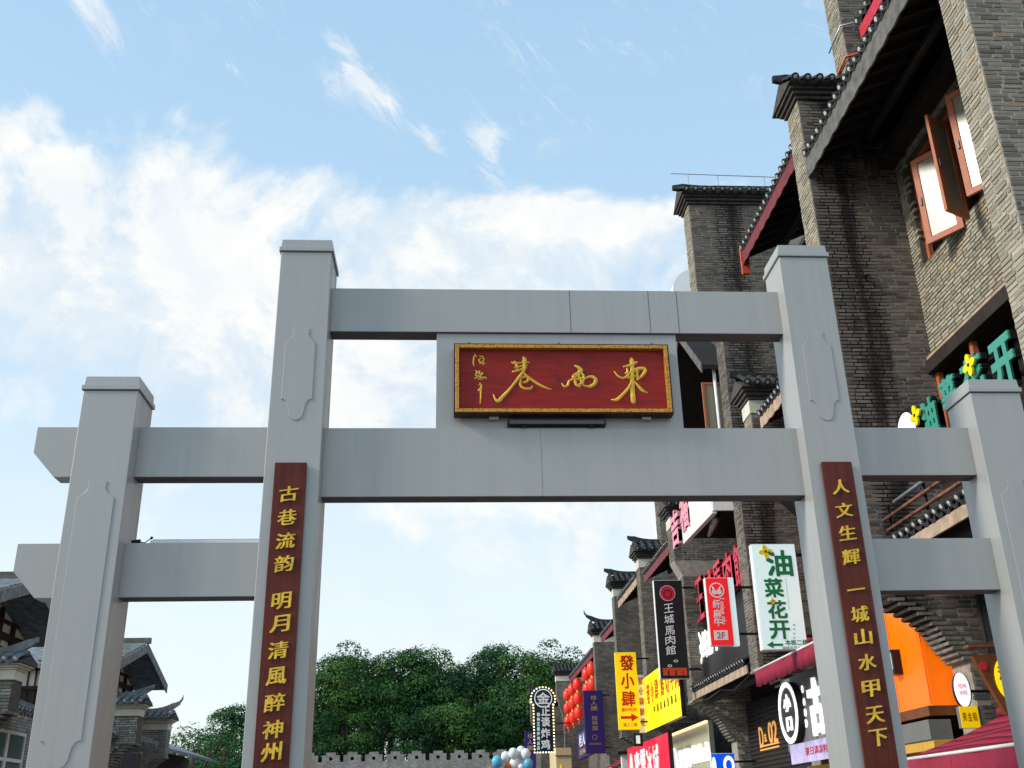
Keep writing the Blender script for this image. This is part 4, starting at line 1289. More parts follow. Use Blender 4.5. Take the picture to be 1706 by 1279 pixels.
def flower(parent, basis, c, r, mat, ext=0.02):
    U, V, N = basis
    mb = MB()
    for k in range(4):
        a = math.pi / 2 * k + 0.15
        cx, cy = math.cos(a) * r * 0.55, math.sin(a) * r * 0.55
        P = []
        for i in range(10):
            t = 2 * math.pi * i / 10
            ex, ey = math.cos(t) * r * 0.5, math.sin(t) * r * 0.34
            P.append((cx + ex * math.cos(a) - ey * math.sin(a), cy + ex * math.sin(a) + ey * math.cos(a)))
        n = len(mb.v)
        mb.v += [tuple(U * x + V * y + N * (0.0005 * k)) for x, y in P] + [tuple(U * x + V * y + N * (ext + 0.002 * k)) for x, y in P]
        mb.f += [tuple(range(n, n + 10)), tuple(range(n + 19, n + 9, -1))] + [(n + i, n + 10 + i, n + 10 + (i + 1) % 10, n + (i + 1) % 10) for i in range(10)]
        mb.mi += [0] * 12
    o = link('flower', mb.mesh('flower', mat), parent, c)
    disc(o, 'flower_centre', basis, Vector(c) + N * (ext + 0.007), r * 0.17, r * 0.17, P_BLACK, 0.004, 10)
    return o
def vsign(name, label, x0, x1, y, z0, z1, face, side=None, th=0.16, x_wall=None, cat='sign'):
    """projecting light box that faces the gate, held off the wall on two arms"""
    t = thing(name, label, cat, ((x0 + x1) / 2, y, z0), None)
    boxp('box', side or M_WHITE, t, x0, x1, y, y + th, z0, z1, bevel=0.006)
    boxp('face', face, t, x0 + 0.012, x1 - 0.012, y - 0.012, y - 0.002, z0 + 0.012, z1 - 0.012)
    if x_wall:
        for z in (z0 + 0.25, z1 - 0.2):
            boxp('arm', M_BLACK, t, x1, x_wall, y + 0.05, y + 0.10, z - 0.025, z + 0.025)
    return t
def P3(u, v, y):
    p = at_plane(u, v, 1, y)
    return p
# green and white rapeseed sign
t = vsign('hanging_light_box', 'pale white light box with four big green characters and a left arrow', 4.55, 5.39, 9.5, 4.29, 6.25, L_WHITE, x_wall=6.0)
y = 9.4875
for ch, u, v, w, h in (('油', 1298, 938, 0.50, 0.50), ('菜', 1289, 979, 0.36, 0.36), ('花', 1295, 1015, 0.36, 0.34), ('开', 1299, 1049, 0.38, 0.34)):
    text(t, ch, FR, P3(u, v, y), w, h, P_GREEN, 0.035, 0.006, name='character')
arrow(t, FR, P3(1291, 1074, y), 0.30, 0.13, P_GREEN, -1)
text(t, '本栋二楼', FR, P3(1327, 1070, y), 0.42, 0.10, P_GREEN, 0.02, 0.004)
text(t, '油菜花开小馆', FR, P3(1322, 1079, y), 0.42, 0.05, P_BLACK, 0.0, 0.004)
for k, ch in enumerate('桂林生活'):
    text(t, ch, FR, P3(1323, 1041 + 7 * k, y), 0.04, 0.035, P_GREEN, 0.0, 0.003)
boxp('line', P_GREEN, t, 5.13, 5.135, 9.486, 9.4875, 5.0, 5.6)
flower(t, FR, P3(1275, 919, y), 0.13, P_YELP, 0.008)
flower(t, FR, P3(1287, 1001, y), 0.06, P_YELP, 0.008)
# red noodle sign
t = vsign('hanging_light_box', 'narrow bright red light box with white round cow logo and a 2F plate', 4.36, 4.86, 12.5, 4.83, 6.27, L_RED, x_wall=5.5)
boxp('side_strip', L_WHITE, t, 4.865, 4.98, 12.5, 12.66, 4.83, 6.27)
y = 12.4875
c = P3(1194, 983, y)
disc(t, 'logo_ring', FR, c, 0.165, 0.165, P_WHITE, 0.006, inner=0.84)
for sx in (-1, 1):
    disc(t, 'logo_mark', FR, c + Vector((sx * 0.05, 0, -0.035)), 0.055, 0.06, P_WHITE, 0.006, 12)
    MB().tube([c + Vector((sx * 0.06, -0.004, 0.03)), c + Vector((sx * 0.10, -0.004, 0.09))], [0.02, 0.004], 6).build('logo_horn', P_WHITE, t)
for ch, v in (('纤', 1006), ('麻', 1022), ('牛', 1036)):
    text(t, ch, FR, P3(1194 + (v - 1006) * 0.08, v, y), 0.17, 0.18, P_WHITE, 0.03, 0.006, name='character')
me = text(t, 'I miao niu', (Vector((0, 0, -1)), Vector((1, 0, 0)), Vector((0, -1, 0))), P3(1205, 1018, y), 0.55, 0.10, P_WHITE, 0.02, 0.006)
boxp('plate', P_WHITE, t, *sorted((P3(1190, 1060, y).x, P3(1213, 1060, y).x)), 12.48, 12.4875, P3(1200, 1066, y).z, P3(1200, 1050, y).z)
text(t, '2F', FR, P3(1201, 1058, 12.4795), 0.17, 0.13, P_RED, 0.0, 0.003)
# black banner
t = vsign('hanging_banner', 'long black vertical banner with red round seal and white brush characters', 4.47, 5.26, 18.7, 4.92, 7.56, P_BLK, side=M_WHITE, x_wall=5.6)
y = 18.6875
disc(t, 'seal', FR, P3(1112, 988, y), 0.2, 0.2, P_LRED, 0.008)
disc(t, 'seal_ring', FR, P3(1112, 988, y), 0.215, 0.215, P_WHITE, 0.006, inner=0.95)
disc(t, 'seal_mark', FR, P3(1112, 989, y - 0.009), 0.12, 0.12, P_BLACK, 0.002, inner=0.75)
for ch, v in (('王', 1013), ('城', 1031), ('馬', 1050), ('肉', 1066), ('館', 1083)):
    text(t, ch, FR, P3(1114 + (v - 1013) * 0.05, v, y), 0.27, 0.24, P_WHITE, 0.005, 0.006, 0.12, 'character')
for (a, b) in ((4.55, 4.68), (4.72, 4.88), (4.92, 5.08), (5.10, 5.2)):
    boxp('gate_motif', P_ORED, t, a, b, 18.68, 18.6875, 5.0, 5.13)
boxp('gate_motif', P_ORED, t, 4.55, 5.2, 18.68, 18.6875, 5.131, 5.2)
for (u, v) in ((1126, 1101), (1116, 1109)):
    disc(t, 'cloud_curl', FR, P3(u, v, y), 0.06, 0.035, P_WHITE, 0.004, 12, inner=0.6)
# yellow vertical sign
t = vsign('hanging_light_box', 'yellow vertical light box with red characters and a red right arrow', 4.35, 5.06, 25.5, 4.16, 6.62, L_YEL2, side=P_YELP, x_wall=5.5)
y = 25.4875
for ch, v in (('發', 1104), ('小', 1134), ('肆', 1164)):
    text(t, ch, FR, P3(1044 + (v - 1104) * 0.05, v, y), 0.46 if ch != '小' else 0.44, 0.50, P_RED, 0.03, 0.008, name='character')
text(t, '最好吃的', FR, P3(1048, 1182, y), 0.5, 0.12, P_ORED, 0.01, 0.006)
arrow(t, FR, P3(1049, 1195, y), 0.58, 0.26, P_RED)
text(t, '请上二楼', FR, P3(1050, 1207, y), 0.46, 0.11, P_BLACK, 0.0, 0.006)
# white poster behind it, small lit box below
t = thing('poster_panel', 'narrow white panel with red writing behind the yellow vertical sign', 'sign', (5.25, 26.0, 4.2))
boxp('board', P_WHITE, t, 5.12, 5.36, 26.0, 26.08, 4.1, 5.95)
for k, ch in enumerate('發小肆鮮切'):
    text(t, ch, FR, (5.24, 25.998, 5.75 - k * 0.33), 0.17, 0.24, P_RED, 0.01, 0.004)
t = thing('small_lit_box', 'small black lamp box with white face under the yellow vertical sign', 'light', (4.95, 25.7, 3.7))
boxp('housing', M_BLACK, t, 4.82, 5.12, 25.6, 25.72, 3.66, 4.06, bevel=0.01)
boxp('face', L_WHITE, t, 4.90, 5.03, 25.588, 25.598, 3.74, 3.99)
# street-facing signs
def ssign(name, label, x, y0, y1, z0, z1, face, th=0.12, frame=None):
    t = thing(name, label, 'sign', (x, (y0 + y1) / 2, z0))
    boxp('box', frame or M_BLACK, t, x, x + th, y0, y1, z0, z1)
    boxp('face', face, t, x - 0.012, x - 0.002, y0 + 0.01, y1 - 0.01, z0 + 0.01, z1 - 0.01)
    return t
t = ssign('shop_sign', 'large bright yellow street-facing shop sign with red characters, under the eave', 5.32, 20.3, 26.15, 4.1, 5.8, L_YEL)
for i, ch in enumerate('發小肆鮮切牛肉'):
    yy = 25.1 - i * 0.72 - (0.25 if i > 2 else 0)
    text(t, ch, ST, (5.307, yy, 5.22), 0.55, 0.62, P_ORED, 0.01, 0.01, name='character')
for i, ch in enumerate('中国桂林连锁店'):
    text(t, ch, ST, (5.307, 24.2 - i * 0.55, 4.66), 0.24, 0.24, P_BLACK, 0.0, 0.01)
t = ssign('shop_sign', 'crimson light box with large white characters at the bottom of the row', 5.35, 22.6, 30.2, 2.2, 3.86, L_CRIM)
for i, ch in enumerate('蜜雪冰城'):
    text(t, ch, ST, (5.337, 28.1 - i * 1.15, 3.12), 1.0, 1.05, P_WHITE, 0.035, 0.02, name='character')
disc(t, 'white_disc', ST, (5.337, 29.4, 3.1), 0.35, 0.55, P_WHITE, 0.02)
t = ssign('tea_shop_sign', 'cream lit wall sign with raised white lettering and a round white logo', 6.05, 20.35, 26.1, 2.0, 4.0, L_CREAM, frame=M_GREYP)
boxp('strip_light', L_STRIP, t, 5.96, 6.03, 20.35, 26.1, 3.93, 3.99)
disc(t, 'logo', ST, (6.036, 25.2, 3.0), 0.55, 0.55, L_LETTER, 0.08)
for i, ch in enumerate('茶百道'):
    text(t, ch, ST, (6.036, 24.25 - i * 0.58, 3.15), 0.52, 0.56, L_LETTER, 0.03, 0.06, name='character')
text(t, 'ChaPanda', ST, (6.036, 21.45, 3.2), 2.2, 0.5, L_LETTER, 0.03, 0.06)
_a = at_plane(1184, 1255, 1, 17.5); _b = at_plane(1223, 1255, 1, 17.5)
t = vsign('blue_round_sign', 'blue light box with large white shape at the foot of the brick pier', _a.x, _b.x, 17.5, _a.z - 0.8, _a.z, L_BLUE, side=M_WHITE, x_wall=6.5)
disc(t, 'white_mark', FR, (_b.x - 0.16, 17.486, _a.z - 0.28), 0.14, 0.22, L_LETTER, 0.01, inner=0.55)
disc(t, 'white_mark', FR, (_a.x + 0.06, 17.486, _a.z - 0.28), 0.05, 0.2, L_LETTER, 0.01)
# round-logo grey sign
t = ssign('logo_sign', 'grey street-facing sign with big white ringed logo and white letters', 5.92, 9.2, 13.0, 2.7, 4.15, M_GREYP)
oc = pt(1315, 1187, 0, 5.78)
lg = disc(t, 'logo_drum', ST, (5.905, oc.y, oc.z), 0.60, 0.60, P_BLK, 0.14)
disc(t, 'logo_ring', ST, (5.764, oc.y, oc.z), 0.60, 0.60, L_LETTER, 0.02, inner=0.82)
text(t, '小', ST, (5.764, oc.y, oc.z + 0.19), 0.46, 0.34, L_LETTER, 0.03, 0.02, name='character')
text(t, '口', ST, (5.764, oc.y, oc.z - 0.22), 0.34, 0.27, L_LETTER, 0.05, 0.02, name='character')
gc = pt(1362, 1176, 0, 5.90)
text(t, '古', ST, (5.906, gc.y, gc.z), 0.78, 1.05, L_LETTER, 0.04, 0.06, name='character')
for ch, u, v, s in (('Z', 1328, 1151, .15), ('O', 1337, 1148, .15), ('m', 1331, 1174, .15), ('O', 1340, 1169, .15), ('/', 1336, 1198, .14), ('O', 1342, 1187, .15), ('D', 1344, 1205, .15)):
    q = pt(u, v, 0, 5.90)
    text(t, ch, ST, (5.906, q.y, q.z), s * 0.75, s, L_LETTER, 0.0, 0.02)
t = thing('lilac_banner', 'short lilac promotional banner with red lettering below the grey logo sign', 'banner', (5.7, 10.8, 2.4))
MB().prism([(9.2, 2.44), (12.1, 2.44), (12.1, 2.80), (9.2, 2.80)], 'x', 5.66, 5.68).build('cloth', P_LILAC, t)
text(t, '夏日清凉特惠', ST, (5.655, 10.4, 2.63), 1.5, 0.14, P_LRED, 0.0, 0.004)
t = thing('counter_screen', 'ochre slatted shop front panel under the lilac banner', 'shop front', (6.0, 10.6, 0))
boxp('board', M_YPANEL, t, 6.0, 6.06, 9.3, 12.2, 0.3, 2.4)
for k in range(9):
    boxp('slat', M_BLACK, t, 5.975, 5.998, 10.2, 11.2, 1.5 + k * 0.09, 1.54 + k * 0.09)
# black sign with the same cow logo, and the row of red brush letters over it
t = ssign('shop_sign', 'black street-facing sign with white ringed cow logo above the small tiled roof', 5.85, 13.85, 19.5, 4.85, 6.15, P_BLK)
c = pt(1163, 1082, 0, 5.83)
disc(t, 'logo_ring', ST, (5.837, c.y, c.z), 0.52, 0.52, L_LETTER, 0.03, inner=0.84)
disc(t, 'logo_mark', ST, (5.837, c.y, c.z - 0.03), 0.32, 0.28, L_LETTER, 0.03)
for i, ch in enumerate('纤麻牛'):
    text(t, ch, ST, (5.837, c.y - 0.85 - i * 0.62, c.z + 0.02), 0.55, 0.72, L_LETTER, 0.03, 0.03, name='character')
t = thing('channel_letters', 'row of large red brush-style channel letters with pale sides above the black sign', 'sign letters', (5.8, 17, 6.7))
boxp('rail', M_BLACK, t, 5.84, 5.9, 14.0, 19.5, 6.62, 6.68)
boxp('rail', M_BLACK, t, 5.84, 5.9, 14.0, 19.5, 7.2, 7.25)
for i, ch in enumerate('王城馬肉館'):
    text(t, ch, ST, (5.835, 18.8 - i * 1.05, 7.05), 0.85, 1.05 if i else 1.15, P_LRED, 0.015, 0.10, 0.05, 'character')
boxp('dark_panel', P_BLK, h3, 5.95, 6.1, 13.85, 19.5, 6.2, 7.7)
t = thing('channel_letters', 'cluster of pink channel letters on the left edge of the white fascia', 'sign letters', (5.0, 17.6, 8.6))
for i, (ch, yy, z) in enumerate((('吉', 1130, 880), ('福', 1145, 851))):
    q = pt(yy, z, 0, 5.06)
    text(t, ch, ST, (5.06, q.y, q.z), 0.95, 1.0, P_PINK, 0.04, 0.10, name='character')
# orange arch panel and its neighbours
t = ssign('orange_sign', 'big glowing orange sign wall beneath the curved brick corbel', 6.38, 6.98, 10.6, 3.05, 5.7, L_ORANGE, th=0.5, frame=L_ORANGE)
boxp('tray', P_BROWN, t, 6.30, 6.95, 6.98, 10.6, 2.90, 3.045)
q = pt(1488, 1105, 0, 6.3)
boxp('raised_letter', L_LETTER, t, 6.20, 6.36, q.y - 0.14, q.y + 0.10, q.z - 0.12, q.z + 0.16, bevel=0.02)
boxp('raised_letter', M_BLACK, t, 6.22, 6.36, q.y - 0.20, q.y + 0.02, q.z - 0.20, q.z + 0.20)
for yy in (8.2, 9.4):
    boxp('panel_joint', P_ORED, t, 6.3655, 6.3675, yy - 0.006, yy + 0.006, 3.07, 5.68)
boxp('corner_trim', P_ORED, t, 6.360, 6.3665, 6.99, 7.01, 3.07, 5.68)
t = thing('shop_canopy_beam', 'grey timber beam under the orange sign over the shop door', 'beam', (6.3, 8.6, 2.5))
boxp('beam', M_GREYP, t, 6.25, 6.6, 6.95, 10.6, 2.55, 2.84)
boxp('warm_soffit', M_YPANEL, t, 6.28, 7.0, 6.95, 10.6, 2.40, 2.545)
t = thing('round_lamp_sign', 'white oval light box with pink script beside the orange sign', 'sign', (6.17, 5.5, 3.1))
disc(t, 'drum', FR, (6.19, 5.52, 3.12), 0.115, 0.24, M_BLACK, -0.10)
disc(t, 'face', FR, (6.17, 5.52, 3.12), 0.11, 0.235, L_LETTER, 0.02)
for i, ch in enumerate('桂林米粉'):
    text(t, ch, FR, (6.14 + 0.06 * (i % 2), 5.497, 3.17 - 0.09 * (i // 2)), 0.06, 0.07, P_PINK, 0.0, 0.003)
boxp('arm', M_BLACK, t, 6.28, 6.62, 5.55, 5.60, 3.08, 3.12)
t = thing('small_light_box', 'small yellow light box with three brown characters below the white oval sign', 'sign', (6.2, 5.5, 2.6))
boxp('box', M_GREYP, t, 6.07, 6.42, 5.5, 5.6, 2.60, 2.89)
boxp('face', L_YEL2, t, 6.065, 6.33, 5.488, 5.498, 2.6, 2.89)
for i, ch in enumerate('黄金糍'):
    text(t, ch, FR, (6.12 + i * 0.075, 5.487, 2.75), 0.06, 0.12, P_BROWN, 0.0, 0.003)
t = thing('wooden_sign', 'brown tapered wooden signboard with a yellow oval and red lettering', 'sign', (5.5, 3.0, 2.6))
MB().prism([(5.14, 3.24), (6.1, 3.34), (5.95, 2.55), (5.42, 2.56)], 'y', 3.0, 3.08).build('board', P_BROWN, t)
disc(t, 'red_dot', FR, (5.245, 2.998, 3.12), 0.045, 0.05, P_LRED, 0.012)
disc(t, 'oval', FR, (5.52, 2.998, 2.97), 0.16, 0.25, L_YEL, 0.015)
for i, ch in enumerate('油茶'):
    text(t, ch, FR, (5.46 + 0.09 * i, 2.982, 3.03 - 0.09 * i), 0.12, 0.16, P_LRED, 0.02, 0.004)
boxp('top_rail', M_RUST, t, 5.1, 6.15, 2.98, 3.1, 3.34, 3.37)
# turquoise letters over the nearest shop
t = thing('channel_letters', 'turquoise three-dimensional letters with yellow flowers over the nearest shop', 'sign letters', (6.3, 4.5, 6.9))
boxp('rail', M_BLACK, t, 6.45, 6.5, 2.2, 6.25, 6.85, 6.9)
boxp('rail', M_BLACK, t, 6.45, 6.5, 2.2, 6.25, 7.35, 7.4)
for ch, yy, z, w, h in (('油', 5.26, 7.20, 0.50, 0.58), ('菜', 4.55, 7.32, 0.48, 0.46), ('花', 3.80, 7.26, 0.60, 0.56), ('开', 2.98, 7.08, 0.58, 0.74)):
    text(t, ch, ST, (6.44, yy, z), w, h, P_BLACK, 0.05, 0.09, name='character')
    text(t, ch, ST, (6.345, yy, z), w, h, L_TEAL, 0.05, 0.03, name='character')
for (u, v) in ((1527, 692), (1617, 608)):
    q = pt(u, v, 0, 6.28)
    flower(t, ST, q, 0.17, P_YELP, 0.03)
t = thing('round_logo_sign', 'white disc logo in a black drum left of the turquoise letters', 'sign', (6.3, 6.0, 7.2))
disc(t, 'drum', ST, (6.44, 6.0, 7.18), 0.40, 0.42, P_BLK, 0.16)
disc(t, 'face', ST, (6.279, 6.0, 7.18), 0.33, 0.35, L_LETTER, 0.012)
t = thing('pipe_rack', 'three parallel rusty and galvanised pipes above the nearest small tiled roof', 'pipes', (5.8, 5, 5.6))
for (ya, yb, z, m) in ((5.75, 3.0, 5.96, M_STEEL), (6.2, 2.6, 5.80, M_RUST), (6.15, 2.6, 5.61, M_RUST)):
    MB().tube([(5.75, ya, z), (5.75, yb, z)], 0.028, 8).build('pipe', m, t, smooth=True)
for yy in (3.2, 4.8, 6.1):
    boxp('bracket', M_BLACK, t, 5.785, 5.82, yy - 0.02, yy + 0.02, 5.5, 6.02)
# awnings
def awning(label, x0, x1, y0, y1, z0, z1, val=0.42, seed=0):
    t = thing('awning', label, 'awning', ((x0 + x1) / 2, (y0 + y1) / 2, z0), 'crimson awnings')
    n = 24
    cloth = MB()
    for i in range(n):
        a = y0 + (y1 - y0) * i / n; b = y0 + (y1 - y0) * (i + 1) / n
        for k in range(6):
            s0, s1 = k / 6, (k + 1) / 6
            f = lambda s, yy: (x0 + (x1 - x0) * s, yy, z0 + (z1 - z0) * s - 0.035 * math.sin(math.pi * s) * (1 + 0.5 * math.sin(yy * 3.1)))
            cloth.face([f(s0, a), f(s1, a), f(s1, b), f(s0, b)])
    o = cloth.build('cloth', M_AWN, t, smooth=True)
    sol = o.modifiers.new('thickness', 'SOLIDIFY'); sol.thickness = 0.006
    MB().tube([(x0 - 0.01, y0 - 0.02, z0), (x0 - 0.01, y1 + 0.02, z0)], 0.022, 8).build('front_bar', M_WHITE, t, smooth=True)
    vb = MB()
    m = int((y1 - y0) / 0.055)
    for i in range(m):
        a = y0 + (y1 - y0) * i / m; b = y0 + (y1 - y0) * (i + 1) / m
        sc = lambda q: z0 - val - 0.045 * abs(math.sin(q * 9.5))
        wx = lambda q: x0 - 0.012 + 0.012 * math.sin(q * 5)
        vb.face([(wx(a), a, z0 - 0.02), (wx(b), b, z0 - 0.02), (wx(b) + 0.01, b, sc(b)), (wx(a) + 0.01, a, sc(a))])
    v = vb.build('valance', M_AWN, t, smooth=True)
    sol = v.modifiers.new('thickness', 'SOLIDIFY'); sol.thickness = 0.005
    MB().tube([(x1, y0, z1 + 0.04), (x1, y1, z1 + 0.04)], 0.07, 10).build('roller', M_AWN, t, smooth=True)
    for yy in (y0 + 0.3, y1 - 0.3):
        MB().bar((x0, yy, z0 - 0.01), (x1, yy, z1 - 0.25), 0.03, 0.03).build('arm', M_STEEL, t)
    return t
awning('wide crimson awning with white front bar at the nearest shop, lower right corner', 4.9, 6.4, 1.0, 5.0, 2.17, 2.72)
awning('small crimson awning above the grey logo sign', 5.2, 6.2, 8.6, 12.3, 4.28, 4.75, val=0.3)
awning('faded red awning far down the row under the purple banner', 5.2, 6.3, 33.5, 38.0, 3.35, 3.9, val=0.35)
# blue-purple banners, bulb sign and lanterns
t = vsign('hanging_banner', 'dark purple vertical banner with tan characters in front of the lanterns', 4.80, 5.66, 38.0, 4.15, 6.80, P_PURP, side=P_PURP, x_wall=6.0)
y = 37.9875
for ch, v in (('桂', 1162), ('人', 1171), ('團', 1180), ('桂', 1196), ('林', 1204), ('菜', 1213)):
    text(t, ch, FR, P3(989 + (v - 1162) * 0.05, v, y), 0.27, 0.19, P_TAN, 0.01, 0.006, name='character')
disc(t, 'seal', FR, P3(991, 1228, y), 0.11, 0.11, P_TAN, 0.005, inner=0.85)
text(t, '桂林米粉老店', FR, P3(992, 1239, y), 0.5, 0.09, P_TAN, 0.0, 0.004)
t = ssign('shop_sign', 'slate purple street-facing sign with white letters behind the purple banner', 5.45, 39.4, 46.5, 4.3, 5.6, P_PURP)
text(t, '桂人團', ST, (5.43, 43.8, 5.15), 3.4, 0.6, P_WHITE, 0.02, 0.02)
text(t, '桂林菜', ST, (5.43, 43.8, 4.6), 3.4, 0.3, P_TAN, 0.02, 0.02)
t = vsign('hanging_banner', 'purple banner at the far end of the row beneath the bulb-edged sign', 3.3, 3.95, 55.0, 3.9, 6.4, P_PURP, side=P_PURP, x_wall=5.7)
for ch, v in (('桂', 1226), ('人', 1236), ('團', 1246)):
    text(t, ch, FR, P3(883, v, 54.98), 0.3, 0.26, P_TAN, 0.01, 0.006, name='character')
t = thing('marquee_sign', 'dark sign with white characters and a round top, edged with glowing bulbs', 'sign', (4.0, 50, 4.9))
outline = [(-0.5, -1.7), (0.5, -1.7), (0.5, 0.75)] + [(0.62 * math.cos(a), 1.05 + 0.62 * math.sin(a)) for a in np.linspace(-0.55, math.pi + 0.55, 17)] + [(-0.5, 0.75)]
mb = MB(); mb.prism([(4.03 + x, 6.65 + z) for x, z in outline], 'y', 50.0, 50.18); mb.build('box', P_NAVY, t)
def along(poly, step):
    out = []
    P = poly + [poly[0]]
    for (a, b) in zip(P, P[1:]):
        L = math.hypot(b[0] - a[0], b[1] - a[1]); n = max(1, round(L / step))
        out += [(a[0] + (b[0] - a[0]) * i / n, a[1] + (b[1] - a[1]) * i / n) for i in range(n)]
    return out
bulb = MB(); bulb.tube([(0, 0.02, 0), (0, -0.03, 0), (0, -0.06, 0)], [0.036, 0.042, 0.015], 8)
bme = bulb.mesh('bulb', L_BULB, True)
for (x, z) in along([(x * 1.09, z * 1.02) for x, z in outline], 0.165):
    link('bulb', bme, t, (4.03 + x, 50.0, 6.65 + z))
for ch, v in (('正', 1184), ('谈', 1202), ('炸', 1221), ('鸡', 1240)):
    text(t, ch, FR, P3(909, v, 49.985), 0.5, 0.52, P_WHITE, 0.04, 0.01, name='character')
for k, ch in enumerate('桂林正谈炸鸡总店'):
    text(t, ch, FR, P3(897, 1190 + 8 * k, 49.985), 0.17, 0.2, L_WHITE, 0.02, 0.01)
disc(t, 'emblem_ring', FR, P3(905, 1163, 49.985), 0.5, 0.5, L_WHITE, 0.01, inner=0.9)
text(t, '金', FR, P3(905, 1163, 49.985), 0.72, 0.62, P_WHITE, 0.03, 0.01, name='emblem')
boxp('arm', M_BLACK, t, 4.5, 5.6, 50.05, 50.12, 6.4, 6.46)
t = thing('cream_shop_front', 'yellow cream rendered shop front below the bulb-edged sign', 'shop front', (5.3, 52, 0))
boxp('wall', M_CREAMW, t, 4.75, 5.6, 51.0, 51.3, 0.0, 5.2)
boxp('wall_return', M_CREAMW, t, 4.75, 5.0, 51.3, 55.0, 0.0, 5.2)
boxp('lit_strip', L_YEL2, t, 4.95, 5.05, 50.98, 50.999, 3.6, 4.3)
boxp('ledge', M_GREYP, t, 4.7, 5.65, 50.95, 51.0, 4.75, 4.82)
t = thing('shop_kiosk', 'pale grey shop front roof edge between the purple banner and the crimson sign', 'shop front', (5.6, 31, 0))
boxp('fascia', M_WHITE, t, 5.35, 6.5, 31.6, 31.9, 3.0, 3.75)
boxp('canopy', M_BLACK, t, 5.2, 6.6, 31.5, 33.0, 3.751, 3.85)
boxp('red_panel', P_RED, t, 5.75, 6.2, 31.585, 31.599, 3.1, 3.4)
lan = MB()
pr = [(0.0, -0.30, 0.10), (0, -0.26, 0.19), (0, -0.15, 0.235), (0, 0, 0.25), (0, 0.15, 0.235), (0, 0.26, 0.19), (0, 0.30, 0.10)]
lan.tube([(0, 0, z) for _, z, r in pr], [r for _, z, r in pr], 14)
lme = lan.mesh('lantern_body', L_LANT, True)
cap_m = MB().tube([(0, 0, 0.30), (0, 0, 0.36)], 0.10, 10).tube([(0, 0, -0.36), (0, 0, -0.30)], 0.10, 10).mesh('lantern_cap', M_GOLD, False)
tas_m = MB().tube([(0, 0, -0.37), (0, 0, -0.56)], [0.03, 0.045], 6).mesh('tassel', L_LANT, False)
li = 0
for cy_, rows in ((52.0, 3), (49.4, 3), (46.8, 3), (42.8, 2), (40.8, 2)):
    for k in range(rows):
        z = 8.1 - k * 0.72
        pos_ = ['topmost', 'second', 'third', 'lowest'][k] if rows == 3 else ['upper', 'lower'][k]
        cname = {52.0: 'farthest column of three', 49.4: 'middle column of three', 46.8: 'nearest column of three', 42.8: 'left column of two', 40.8: 'right column of two'}[cy_]
        l = thing('red_lantern', '%s red lantern in the %s under the eave' % (pos_, cname), 'lantern', (5.62, cy_, z), 'red lanterns under the eave')
        link('lantern_body', lme, l, (5.62, cy_, z)); link('lantern_cap', cap_m, l, (5.62, cy_, z)); link('tassel', tas_m, l, (5.62, cy_, z))
# wires
t = thing('cable', 'thin grey cable sagging to the white hanging light box', 'cable', (5, 11, 6.2))
MB().tube([(5.5, 13.05, 6.3), (5.2, 12.0, 6.35), (4.9, 10.8, 6.28), (4.56, 9.6, 5.98)], 0.012, 6).build('wire', M_STEEL, t)
t = thing('cable', 'black service cable looping along the far shop fronts under the tiled pent roof', 'cable', (5.6, 16, 4.3))
MB().tube([(5.50, 19.5, 4.55), (5.48, 18.0, 4.30), (5.50, 16.5, 4.38), (5.48, 15.2, 4.22), (5.50, 13.8, 4.40)], 0.014, 6).build('wire', M_BLACK, t)
t = thing('wall_lamp', 'tiny black lamp on the stained brick wall above the right inner pillar', 'light', (6.12, 6.2, 10.2))
MB().tube([(6.12, 6.29, 10.22), (6.12, 6.2, 10.20)], 0.015, 6).tube([(6.08, 6.18, 10.17), (6.17, 6.18, 10.20)], 0.035, 8).build('lamp_body', M_BLACK, t)
t = thing('roof_dome', 'pale translucent rounded roof light left of the tall fire wall', 'skylight', (4.9, 24, 17))
dm = MB()
pts = [(0.75 * math.cos(a), 0.9 * math.sin(a)) for a in np.linspace(0, math.pi, 15)]
dm.prism([(7.4 + x * 1.1, 18.35 + z) for x, z in [(-0.75, -3.5), (0.75, -3.5)] + pts], 'y', 22.0, 24.0)
dm.build('shell', M_BALW, t)

